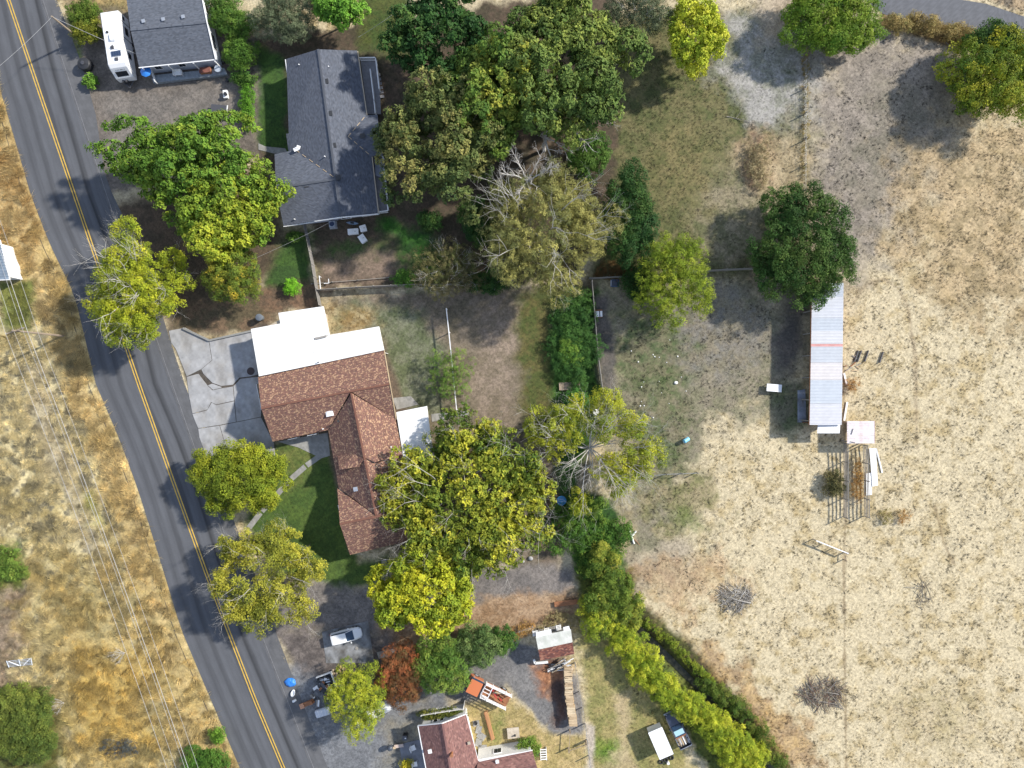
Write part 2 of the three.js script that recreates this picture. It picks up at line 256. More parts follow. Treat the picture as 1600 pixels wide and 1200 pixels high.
{
  const NT = 1024, mk = (f, o, seed) => { const a = new Float32Array(NT * NT); for (let j = 0; j < NT; j++) for (let i = 0; i < NT; i++) a[j * NT + i] = fbm(i / NT * f + seed, j / NT * f, o, f); return a; };
  const nA = mk(32, 5, 0), nB = mk(128, 3, 0), rr = rng(5), look = (a, x, y) => a[((y | 0) & 1023) * NT + ((x | 0) & 1023)];
  const st = GSPAN / GW, stv = GSPANV / GH;
  const field1 = alb([226, 210, 174]), field2 = alb([204, 184, 140]), field3 = alb([164, 148, 108]), vg1 = alb([236, 218, 166]), vg2 = alb([198, 180, 126]), vg3 = alb([116, 112, 96]);
  for (let j = 0; j < GH; j++) for (let i = 0; i < GW; i++) {
    const u = GU0 + i * st, v = GV0 + j * stv, k = j * GW + i;
    const a = look(nA, i * .55, j * .55), b = look(nB, i * .8 + 300, j * .8 + 111), c = look(nA, i * 1.9 + 500, j * 1.9 + 77);
    const west = u < interp(CENTRE, v), f = west ? [vg1, vg2, vg3] : [field1, field2, field3];
    const e = look(nB, i * 2.1 + 40, j * 2.1 + 640); let t = west ? clamp((a - .45) * 2.6 + (c - .5) * 2.6 + .3) : clamp((a - .5) * 1.3 + (c - .53) * 3.4 + .12), t2 = west ? clamp((b - .5) * 5) * .8 : clamp((b - .62) * 5 + (e - .66) * 3) * .75;
    for (let q = 0; q < 3; q++) gcol[k * 3 + q] = lerp(lerp(f[0][q], f[1][q], t), f[2][q], t2);
    glen[k] = west ? .5 : .1 + .14 * t;
  }
  const paint = L => {
    const pts = L.p || L.line, m = L.s + L.w + 4; let u0, u1, v0, v1;
    if (pts) { u0 = Math.min(...pts.map(p => p[0])); u1 = Math.max(...pts.map(p => p[0])); v0 = Math.min(...pts.map(p => p[1])); v1 = Math.max(...pts.map(p => p[1])); }
    else if (L.e) { const [x, y, a, b] = L.e; [u0, u1, v0, v1] = [x - a, x + a, y - b, y + b]; } else { const [x, y, , b] = L.ring; [u0, u1, v0, v1] = [x - b, x + b, y - b, y + b]; }
    const c1 = alb(L.c), c2 = alb(L.c2), o = L.o ?? 1, sh = (L.c[0] * 7 + L.c[1] * 3 + (pts ? pts[0][0] : 50)) | 0;
    for (let j = Math.max(0, ((v0 - m - GV0) / stv) | 0); j < Math.min(GH, (v1 + m - GV0) / stv); j++) for (let i = Math.max(0, ((u0 - m - GU0) / st) | 0); i < Math.min(GW, (u1 + m - GU0) / st); i++) {
      const u = GU0 + i * st, v = GV0 + j * stv;
      let d = L.p ? toPoly(L.p, u, v) : L.line ? L.r - toLine(L.line, u, v) : L.e ? (1 - Math.hypot((u - L.e[0]) / L.e[2], (v - L.e[1]) / L.e[3])) * Math.min(L.e[2], L.e[3]) : (() => { const r = Math.hypot(u - L.ring[0], v - L.ring[1]); return Math.min(r - L.ring[2], L.ring[3] - r); })();
      d += (look(nA, i * 1.1 + sh, j * 1.1 + sh * 3) - .5) * 2.2 * L.w + (look(nB, i + sh, j) - .5) * L.w * .6;
      const w = sstep(-L.s, L.s, d) * o; if (w < .004) continue;
      const k = j * GW + i, n = clamp((look(nA, i * 1.6 + sh * 2, j * 1.6) - .5) * 3 + .5 + (look(nB, i * 1.5, j * 1.5 + sh) - .5) * 1.6);
      for (let q = 0; q < 3; q++) gcol[k * 3 + q] = lerp(gcol[k * 3 + q], lerp(c1[q], c2[q], n), w);
      if (L.L !== undefined) glen[k] = lerp(glen[k], L.L, w);
    }
  };
  VERGE.forEach(paint);
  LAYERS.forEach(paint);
  // grain of straw, clods and small weeds
  for (let j = 0; j < GH; j++) for (let i = 0; i < GW; i++) {
    const k = j * GW + i, g = rr(), e = look(nB, i * 2.7 + 50, j * 2.7 + 900), z = 1 + (g - .5) * .5 + (e - .5) * .8 - (g > .975 ? .4 : 0);
    for (let q = 0; q < 3; q++) gcol[k * 3 + q] *= z;
  }
}
const groundTex = (() => {
  const d = new Uint8Array(GW * GH * 4), enc = x => { x = clamp(x); return 255 * (x <= 0.0031308 ? x * 12.92 : 1.055 * Math.pow(x, 1 / 2.4) - 0.055); };
  for (let k = 0; k < GW * GH; k++) { d[k * 4] = enc(gcol[k * 3]); d[k * 4 + 1] = enc(gcol[k * 3 + 1]); d[k * 4 + 2] = enc(gcol[k * 3 + 2]); d[k * 4 + 3] = 255; }
  const t = new THREE.DataTexture(d, GW, GH); t.wrapS = t.wrapT = THREE.MirroredRepeatWrapping; t.magFilter = THREE.LinearFilter; t.minFilter = THREE.LinearMipmapLinearFilter; t.generateMipmaps = true; t.colorSpace = THREE.SRGBColorSpace; t.needsUpdate = true; return t;
})();
const CHANNEL = [[968, 905], [985, 970], [1040, 1024], [1092, 1076], [1150, 1136], [1200, 1190], [1250, 1260], [1330, 1400]];
const relief = (x, z) => { // metres
  const u = x * SURVEY + 800, v = z * SURVEY + 600;
  const w = sstep(1000, 1060, u) * sstep(40, 90, v - (u > 1370 ? (u - 1370) * .2 : 0)), west = sstep(8, 40, interp(ROAD_L, clamp(v, -150, 1330)) - u);
  let h = w * ((fbm(x * .55 + 30, z * .55 + 30, 3) - .5) * .14) + west * ((fbm(x * .5 + 60, z * .5 + 60, 3) - .42) * .5);
  if (u > 940 && v > 880) h -= .75 * (1 - sstep(3, 15, toLine(CHANNEL, u, v)));
  return h;
};
{
  const axis = (lo, hi, st) => { const a = []; for (let x = lo; x <= hi + 1e-6; x += st) a.push(x); let s = st * 2; while (a[a.length - 1] < 600) { a.push(a[a.length - 1] + s); s *= 1.6; } s = st * 2; while (a[0] > -600) { a.unshift(a[0] - s); s *= 1.6; } return a; };
  const xs = axis(-80, 80, .55), zs = axis(-61, 61, .55), pos = [], uv = [], idx = [];
  for (const z of zs) for (const x of xs) { pos.push(x, Math.abs(x) < 80 && Math.abs(z) < 61 ? relief(x, z) : 0, z); uv.push((x * SURVEY + 800 - GU0) / GSPAN, (z * SURVEY + 600 - GV0) / GSPANV); }
  for (let j = 0; j + 1 < zs.length; j++) for (let i = 0; i + 1 < xs.length; i++) { const a = j * xs.length + i, b = a + xs.length; idx.push(a, b, a + 1, a + 1, b, b + 1); }
  const g = new THREE.BufferGeometry(); g.setAttribute('position', new THREE.Float32BufferAttribute(pos, 3)); g.setAttribute('uv', new THREE.Float32BufferAttribute(uv, 2)); g.setIndex(idx); g.computeVertexNormals();
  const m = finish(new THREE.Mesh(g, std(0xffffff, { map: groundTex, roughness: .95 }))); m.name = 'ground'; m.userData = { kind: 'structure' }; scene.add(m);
}

// ---------------------------------------------------------------- roads and paving
const curve = (L, step = 30) => { const out = []; for (let v = L[0][1]; v <= L[L.length - 1][1]; v += step) out.push([interp(L, v), v]); return out; };
const offset = (L, d) => L.map(([u, v], i) => { const a = L[Math.max(0, i - 1)], b = L[Math.min(L.length - 1, i + 1)], tx = b[0] - a[0], ty = b[1] - a[1], n = Math.hypot(tx, ty); return [u + ty / n * d, v - tx / n * d]; });
const toP = L => L.map(([u, v]) => P(u, v));
{
  const rr = rng(12);
  const asphaltTex = makeTex(512, 1024, (u, v, o) => { // 10 m across, 40 m along: wheel paths polished dark, patches, grain
    const x = u * 10, n = fbm(u * 16, v * 16, 4, 16), s = fbm(u * 24 + 9, v * 2, 3, 2), path = c => Math.exp(-((x - c + (s - .5) * .5) ** 2) / .16);
    const dark = .46 * path(6.2) + .56 * path(8.3) + .24 * path(1.6) + .34 * path(3.4);
    let k = .1 * (1 - dark * (.55 + .8 * s)) * (1 + (n - .5) * .34 + (rr() - .5) * .26 + (s - .5) * .22);
    o[0] = k * .95; o[1] = k * .99; o[2] = k * 1.1;
  }, { rep: [1 / 10, 1 / 40] });
  M.asphalt = std(0xffffff, { map: asphaltTex, roughness: .88 });
  const road = new THREE.Group(); road.name = 'road'; road.userData = { kind: 'structure' }; scene.add(road);
  const c = curve(CENTRE), r = curve(ROAD_R), l = curve(ROAD_L);
  local('asphalt', G.ribbon(toP(l), toP(r), .03), M.asphalt, road);
  M.yellow = mottled([.56, .36, .06], { amp: .3, size: 2, grain: .25, rough: .7 });
  for (const d of [-2, 2]) local('centre_line', G.ribbon(toP(offset(c, d - .85)), toP(offset(c, d + .85)), .036), M.yellow, road);
  M.edgePaint = mottled([.2, .2, .21], { amp: .5, size: 1.5, grain: .4 });
  local('edge_line', G.ribbon(toP(offset(r, 3.5)), toP(offset(r, 2.8)), .036), M.edgePaint, road);
  M.seam = mottled([.05, .05, .055], { amp: .4, size: 1.5, grain: .3 });
  local('paving_seam', G.ribbon(toP(offset(l, -11)), toP(offset(l, -11.8)), .036), M.seam, road);
  // worn apron of old tar between the edge line and the plots
  M.tar = mottled([.105, .106, .112], { amp: .25, size: 4, grain: .3 });
  setting('road_shoulder', G.ribbon(toP(curve(ROAD_R)), toP(curve([[40, -150], [89, 0], [128, 100], [150, 180], [165, 280], [236, 430], [262, 520], [292, 610], [328, 700], [352, 780], [392, 880], [430, 985], [470, 1090], [512, 1200], [566, 1330]])), .016), M.tar);
  // side lane, upper right
  const lane = new THREE.Group(); lane.name = 'lane'; lane.userData = { kind: 'structure' }; scene.add(lane);
  const n1 = [[1180, -80], [1300, -40], [1380, 22], [1440, 36], [1500, 41], [1600, 58], [1760, 100]], n2 = [[1210, -130], [1340, -60], [1420, -10], [1480, -4], [1540, 6], [1600, 26], [1760, 66]];
  local('asphalt', G.ribbon(toP(n1), toP(n2), .03), mottled([.105, .11, .125], { amp: .3, size: 5, grain: .25, streak: 3 }), lane);
}
const conc = mottled([.33, .33, .335], { amp: .34, size: 5, px: 512, grain: .16, tint: [.27, .26, .25] });
M.concrete = conc;
{ // cracked concrete driveway: slabs with open joints
  const drive = new THREE.Group(); drive.name = 'driveway'; drive.userData = { kind: 'structure' }; scene.add(drive);
  const slabs = [
    [[264, 517], [290, 512], [326, 532], [331, 563], [314, 577], [292, 588], [281, 560], [275, 545], [268, 536]],
    [[327, 532], [330, 533.5], [396, 518], [402, 550], [403, 585], [392, 588], [374, 590], [364, 601], [346, 603], [332, 598], [318, 584], [315, 577], [332, 563]],
    [[292, 589], [310, 584], [324, 602], [332, 610], [345, 607], [364, 604], [366, 626], [338, 632], [330, 628], [324, 640], [301, 646], [296, 620]],
    [[325, 602], [332, 599.5], [346, 604.5], [346, 606], [333, 609]],
    [[365, 603.5], [376, 592], [404, 588.5], [408, 640], [408, 651], [370, 659], [367, 626]],
    [[301, 647], [324, 641], [331, 629], [338, 633], [366, 627], [369, 659], [343, 664], [310, 669], [306, 660]],
    [[310, 670], [343, 665], [350, 690], [356, 706], [350, 730], [338, 724], [324, 717], [318, 700], [312, 684]],
    [[344, 665], [408, 652], [428, 692], [430, 712], [357, 728], [351, 690]],
  ];
  slabs.forEach((s, i) => local(i ? 'concrete_slab_' + String(i).padStart(3, '0') : 'concrete_slab', G.plate(s.map(([u, v]) => V(P(u, v).x, .055 + (i % 3) * .006, P(u, v).z)), .12), conc, drive));
  const kerb = (L, w = .2, h = .22) => L.slice(1).map(([u, v], i) => { const a = P(...L[i]), b = P(u, v); a.y = b.y = h / 2; return G.beam(a, b, w, h); });
  kerb([[287, 513], [328, 532], [395, 517]], .25, .3).forEach(g => local('kerb', g, mottled([.24, .24, .23], { size: 2 }), drive));
  // front path
  const pathG = new THREE.Group(); pathG.name = 'garden_path'; pathG.userData = { kind: 'structure' }; scene.add(pathG);
  const a = [[388, 826], [408, 800], [428, 778], [454, 749], [478, 728], [502, 711]], pm = mottled([.27, .265, .25], { amp: .35, size: 2.5, grain: .25 });
  for (let i = 1; i < a.length; i++) { const o = offset(a, 4.2), q = offset(a, -4.2), t = .05; const mix = (p, r) => [lerp(p[0], r[0], t), lerp(p[1], r[1], t)]; local('paving_slab', G.prism(toP([mix(o[i - 1], o[i]), mix(o[i], o[i - 1]), mix(q[i], q[i - 1]), mix(q[i - 1], q[i])]), -.05, .05), pm, pathG); }
  setting('porch_slab', G.prism(toP([[434, 690], [466, 684], [512, 676], [516, 712], [502, 716], [466, 699]]), -.05, .045), pm);
  setting('house_path', G.prism(toP([[404, 224], [415, 229], [446, 232], [450, 240], [428, 240], [404, 234]]), -.05, .05), pm);
  setting('patio_slab', G.prism(toP([[613, 622], [642, 619], [654, 632], [620, 640]]), -.05, .06), pm);
  setting('stepping_strip', G.prism(toP([[674, 647], [732, 641], [733, 648], [675, 659]]), -.05, .06), pm);
  // parking pads by the lower drive
  M.oldSlab = mottled([.21, .215, .225], { amp: .55, size: 4, px: 512, grain: .3, tint: [.1, .095, .09] });
  setting('parking_pad', G.prism(toP([[503, 987], [575, 970], [585, 1036], [510, 1036]]), -.05, .045), M.oldSlab);
  setting('patio_slab', G.prism(toP([[624, 1163], [660, 1154], [666, 1200], [630, 1202]]), -.05, .07), mottled([.19, .2, .23], { size: 3 }));
  setting('shed_apron', G.prism(toP([[1246, 610], [1258, 608], [1260, 660], [1246, 660]]), -.05, .06), mottled([.24, .27, .33], { amp: .4, size: 3, tint: [.12, .12, .12] }));
  setting('threshold_slab', G.prism(toP([[589, 1019], [620, 1012], [623, 1022], [592, 1029]]), -.05, .1), pm);
  setting('tree_pad', G.prism(toP([[596, 875], [604, 873], [604, 886], [597, 888]]), -.05, .06), pm);
  // stepping stones beside the small house
  const stones = new THREE.Group(); stones.name = 'stepping_stones'; stones.userData = { kind: 'structure' }; scene.add(stones);
  for (const [u, v, w, d] of [[748, 1140, 1.1, .8], [752, 1150, 1.2, .9], [748, 1160, 1.1, .9], [754, 1168, 1.2, .8], [744, 1130, .9, .8]]) { const p = P(u, v); local('stone', G.box(w, .1, d, p.x, .04, p.z, u * .3), pm, stones); }
  // stream bed water
  setting('stream', G.ribbon(toP(offset(CHANNEL, 5)), toP(offset(CHANNEL, -5)), -.5), std([.018, .02, .012], { roughness: .55 }));
}

// ---------------------------------------------------------------- building materials
function shingles(cols, { w = .3, h = .15, spanU = 4.8, spanV = 3.6, px = 512, amp = .35 } = {}) {
  const r = rng(cols.length * 91 + cols[0][0] * 1e4 | 0), nu = Math.round(spanU / w), nv = Math.round(spanV / h), pick = [...Array(nu * nv)].map(() => [r() ** 1.3 * cols.length | 0, .8 + .4 * r()]);
  const t = makeTex(px, px, (u, v, o) => { const row = v * nv | 0, x = u * nu + (row % 2) * .5, c = pick[row * nu + ((x | 0) % nu)], fy = v * nv - row, n = fbm(u * 8, v * 8, 3, 8), k = c[1] * (1 + (n - .5) * amp) * (.92 + .16 * r()) * (fy < .12 ? .72 : 1); for (let q = 0; q < 3; q++) o[q] = cols[Math.min(c[0], cols.length - 1)][q] * k; }, { rep: [1 / spanU, 1 / spanV] });
  return std(0xffffff, { map: t, roughness: .92, bumpMap: t, bumpScale: .002 });
}
M.slate = shingles([[.086, .097, .123], [.094, .104, .13], [.08, .09, .115], [.1, .11, .136]], { amp: .16 });
M.greyRoof = shingles([[.095, .107, .132], [.104, .115, .14], [.088, .1, .125]], { amp: .16 });
M.brownRoof = shingles([[.17, .088, .068], [.2, .1, .076], [.145, .08, .066], [.26, .145, .095], [.4, .25, .155]], { amp: .16, w: .18, h: .12 });
M.plumRoof = shingles([[.19, .095, .085], [.22, .11, .095], [.165, .085, .078], [.26, .14, .12]]);
M.oldRed = shingles([[.17, .06, .045], [.24, .09, .06], [.12, .05, .045], [.32, .15, .1]]);
M.membrane = mottled([.8, .8, .79], { amp: .06, size: 6, px: 512, grain: .03, tint: [.72, .71, .68] });
M.whiteWall = mottled([.74, .73, .7], { amp: .06, size: 3, grain: .03 });
M.blueSiding = mottled([.5, .53, .6], { amp: .06, size: 3, grain: .04 });
M.tanWall = mottled([.42, .36, .28], { amp: .1, size: 3 });
M.whiteTrim = std([.78, .78, .78], { roughness: .5 });
M.dark = std([.03, .032, .036], { roughness: .6 });
M.glass = new THREE.MeshPhysicalMaterial({ color: RGB(.02, .025, .035), roughness: .06, metalness: 0, specularIntensity: 1 });
M.wood = mottled([.3, .24, .18], { amp: .35, size: 2, streak: .3 });
M.greyWood = mottled([.27, .255, .235], { amp: .3, size: 2, streak: .3 });
M.freshWood = mottled([.5, .38, .24], { amp: .25, size: 2 });
M.rust = mottled([.3, .13, .06], { amp: .4, size: 2, grain: .3 });
M.galv = mottled([.6, .62, .65], { amp: .14, size: 4, px: 512, grain: .05, rough: .6 });
M.sheetWhite = mottled([.74, .75, .77], { amp: .1, size: 4, grain: .04, rough: .55 });
M.metalDark = std([.1, .1, .11], { roughness: .5, metalness: .4 });
M.steel = std([.5, .52, .55], { roughness: .4, metalness: .6 });
M.rubber = std([.02, .02, .022], { roughness: .8 });
M.blue = std([.03, .2, .62], { roughness: .45 });
M.black = std([.025, .026, .03], { roughness: .5 });
const R3 = L => L.map(p => P(...p));
const foot = L => L.map(([u, v]) => P(u, v));
// window given by two lower corners on a wall (metres) and its height
function windowOn(parent, a, b, y, h, out, frameMat = M.whiteTrim, panes = 2) {
  const n = out.clone().normalize(), A = a.clone().addScaledVector(n, .03), B = b.clone().addScaledVector(n, .03); A.y = B.y = y; const up = V(0, h, 0), g = [];
  const w = part('window', [G.beam(A, B, .08, .1), G.beam(A.clone().add(up), B.clone().add(up), .08, .1), G.beam(A, A.clone().add(up), .08, .1), G.beam(B, B.clone().add(up), .08, .1)], frameMat, parent);
  for (let i = 0; i < panes; i++) { const p = A.clone().lerp(B, (i + .06) / panes), q = A.clone().lerp(B, (i + .94) / panes); const t = p.clone().add(up), s = q.clone().add(up); part('pane', G.plate([p, q, s, t].map(x => x.clone().addScaledVector(n, .012)), .02), M.glass, w); }
  return w;
}
const ridge = (a, b, mat, parent, w = .26) => part('ridge_cap', G.beam(a.clone().add(V(0, .02, 0)), b.clone().add(V(0, .02, 0)), w, .09), mat, parent);
const vent = (parent, u, v, h, mat = M.dark, s = .38) => { const p = P(u, v, h); return part('roof_vent', [G.box(s, .26, s, p.x, p.y + .06, p.z, .2), G.box(s * 1.3, .06, s * 1.3, p.x, p.y + .2, p.z, .2)], mat, parent); };
const pipe = (parent, u, v, h, mat = M.whiteTrim, L = .5) => { const p = P(u, v, h); return part('vent_pipe', G.rod(V(p.x, p.y - .1, p.z), V(p.x, p.y + L, p.z), .08, .08, 8), mat, parent); };
const inset = (L, d) => { const c = L.reduce((s, p) => s.add(p), V(0, 0, 0)).divideScalar(L.length); return L.map(p => { const q = p.clone().sub(c), n = q.length(); return c.clone().addScaledVector(q, Math.max(.2, (n - d) / n)); }); };
const at0 = (u, v, h) => { const p = P(u, v, h); p.y = 0; return p; };   // plan position of a point seen at height h
function railing(parent, L, y, h = .95, mat = M.whiteTrim) {
  for (let i = 1; i < L.length; i++) {
    const a = L[i - 1].clone(), b = L[i].clone(); a.y = b.y = y; const len = a.distanceTo(b), n = Math.max(2, Math.round(len / .16)), g = [];
    for (let k = 0; k <= n; k++) { const p = a.clone().lerp(b, k / n); g.push(G.box(.05, h - .1, .05, p.x, y + h / 2, p.z)); }
    const rl = part('railing', G.beam(a.clone().setY(y + h), b.clone().setY(y + h), .12, .06), mat, parent); part('bottom_rail', G.beam(a.clone().setY(y + .1), b.clone().setY(y + .1), .06, .06), mat, rl); part('balusters', g, mat, rl, S);
    for (const p of [a, b]) part('post', G.box(.11, h + .08, .11, p.x, y + h / 2, p.z), mat, rl);
  }
}
function deckBoards(parent, L, y, mat, dir = 0) { part('deck_floor', G.prism(L, y - .12, y), mat, parent); }

// ---------------------------------------------------------------- brown roofed house
{
  const b = at0(500, 650, 3), h = thing('house', 'sprawling house with mottled brown shingle roof and white flat-roofed additions', 'house', V(b.x, 0, b.z)), E = 2.65, R = 5.1;
  const slope = (L, m = M.brownRoof) => part('roof_slope', G.plate(R3(L), .14), m, h);
  slope([[403, 589, E + .2], [600, 548, E + .2], [608.5, 600, R], [408, 638, R]]);                     // garage wing, north
  slope([[408, 638, R], [548, 611.5, R], [512.5, 672, E], [426, 690, E]]);                             // garage wing, south
  slope([[548, 611.5, R], [608.5, 600, R], [618, 655, E]]);
  slope([[549, 614, R], [588, 806, R], [529, 762, E], [513, 673, E]]);                                 // main wing, west
  slope([[549, 614, R], [618, 655, E], [633, 730, E], [645, 800, E], [588, 806, R]]);                  // main wing, east
  slope([[527, 763, E], [588, 806.5, R], [531, 819, R]]);                                              // south wing
  slope([[588, 806.5, R], [645, 800, E], [655, 806, R - .6], [651, 806, R], [640, 808, R]]);
  slope([[531, 819, R], [588, 806.5, R], [640, 796, R], [652, 842, E], [547, 867, E]]);
  const rp = (u, v, y = R) => P(u, v, y), cap = mottled([.17, .075, .05], { size: 1, grain: .4 });
  ridge(rp(408, 638), rp(608, 600), cap, h); ridge(rp(549, 614), rp(588, 806), cap, h); ridge(rp(531, 819), rp(640, 796), cap, h);
  // walls
  const W = (L, top) => part('wall', G.prism(inset(L.map(([u, v, y]) => at0(u, v, y)), .55), -.05, top), M.tanWall, h);
  W([[404, 592, E], [600, 551, E], [617, 652, E], [428, 688, E]], E); W([[516, 672, E], [617, 655, E], [642, 800, E], [532, 815, E]], E); W([[530, 768, E], [642, 800, E], [650, 842, E], [548, 864, E]], E);
  part('gable_wall', G.plate([at0(408, 594, E).setY(E), at0(429, 686, E).setY(E), at0(411, 638, R - .2).setY(R - .25)], .12), M.tanWall, h);
  part('gable_wall', G.plate([at0(598, 552, E).setY(E), at0(615, 652, E).setY(E), at0(605, 601, R - .2).setY(R - .25)], .12), M.tanWall, h);
  part('gable_wall', G.plate([at0(531, 768, E).setY(E), at0(549, 862, E).setY(E), at0(534, 818, R - .2).setY(R - .25)], .12), M.tanWall, h);
  // cross gablets on the ridge
  for (const [n1, n2, s2, s1, tip] of [[[557.5, 706, R - .75], [527.5, 712.5, E + .45], [530, 734, R - .55], [560, 729, R - .05], [567.5, 716, R + .05]], [[576, 707, R - .5], [609, 698, E + .75], [612, 715, R - .6], [586, 722, R - .1], [572, 716, R + .05]]]) {
    const d = part('gablet', G.plate(R3([n1, n2, s2, s1, tip]), .12), M.brownRoof, h), A = P(...s2), B = P(...s1), q = V(0, -1.3, -.25);
    part('gablet_wall', G.plate([A.clone().add(V(0, -.1, -.2)), B.clone().add(V(0, -.1, -.2)), B.clone().add(q), A.clone().add(q)], .06), M.tanWall, d);
  }
  part('flashing', G.beam(P(611, 697, 3.7), P(613, 715, 3.7), .14, .05), M.whiteTrim, h);
  // white flat roofs
  const flat = (L, y, name, m = M.membrane) => part(name, G.prism(L.map(([u, v]) => at0(u, v, y)), y - .3, y), m, h);
  flat([[392, 514], [438, 505.5], [435, 489], [505, 478.5], [514.5, 523], [490, 528], [500, 568], [404.5, 588]], 3.15, 'flat_roof');
  flat([[490.6, 528.6], [515, 523.6], [592, 510], [600, 547], [500.6, 568]], 3.05, 'flat_roof');
  flat([[619, 644], [667, 634.5], [681, 742], [657, 752], [633, 732]], 2.75, 'flat_roof');
  W([[396, 516, 3], [436, 494, 3], [504, 482, 3], [513, 523, 3], [590, 512, 3], [598, 546, 3], [406, 586, 3]], 2.75); W([[621, 646, 2.7], [665, 637, 2.7], [677, 740, 2.7], [636, 730, 2.7]], 2.4);
  const seamM = std([.52, .51, .49]); for (const [a, c] of [[[397, 528], [503, 505]], [[401, 548], [498, 527]], [[403, 570], [500, 548]], [[420, 512], [418, 583]], [[452, 489], [470, 572]], [[480, 482], [492, 566]]]) part('roof_seam', G.beam(P(...a, 3.156), P(...c, 3.156), .05, .012), seamM, h);
  // roof fittings
  const sk = P(515, 645.5, 3.9), fr = part('skylight', G.box(1.0, .18, .85, sk.x, sk.y, sk.z, .2), M.whiteTrim, h); part('pane', G.box(.7, .06, .55, sk.x, sk.y + .11, sk.z, .2), M.sheetWhite, fr);
  vent(h, 556, 764, 4, M.steel, .45); vent(h, 529, 658, 4, M.dark, .2); pipe(h, 505, 670, 3.1, M.whiteTrim, .3); pipe(h, 619, 745, 3.3, M.black, .4); pipe(h, 498, 566, 3.1, M.black, .35); pipe(h, 409, 637, 4.5, M.whiteTrim, .25);
  part('roof_patch', G.beam(P(492, 529.5, 3.2), P(510, 525, 3.2), .25, .12), M.greyWood, h);
  part('downpipe', G.rod(at0(600, 551, 3).setY(0), at0(600, 551, 3).setY(2.9), .05), M.whiteTrim, h);
  part('barge_board', G.beam(P(600.5, 548, E + .15), P(609.5, 600, R - .05), .1, .2), M.freshWood, h); part('barge_board', G.beam(P(609.5, 600, R - .05), P(619, 655, E - .05), .1, .2), M.freshWood, h);
  for (const [u, v] of [[452, 686], [482, 680]]) { const p = at0(u, v, 1.5), q = at0(u + 14, v - 3, 1.5); windowOn(h, p, q, 1, 1.1, V(.2, 0, 1)); }
  const p1 = at0(531, 788, 1.3), p2 = at0(536, 812, 1.3); windowOn(h, p1, p2, .9, 1.2, V(-1, 0, .2));
  const gd = at0(404, 600, 1.2), ge = at0(412, 640, 1.2), door = part('garage_door', G.plate([gd.clone().setY(.05), ge.clone().setY(.05), ge.clone().setY(2.2), gd.clone().setY(2.2)], .06), M.whiteTrim, h);
  part('handle', G.box(.06, .06, .3, gd.x - .05, 1, (gd.z + ge.z) / 2), M.metalDark, door);
}
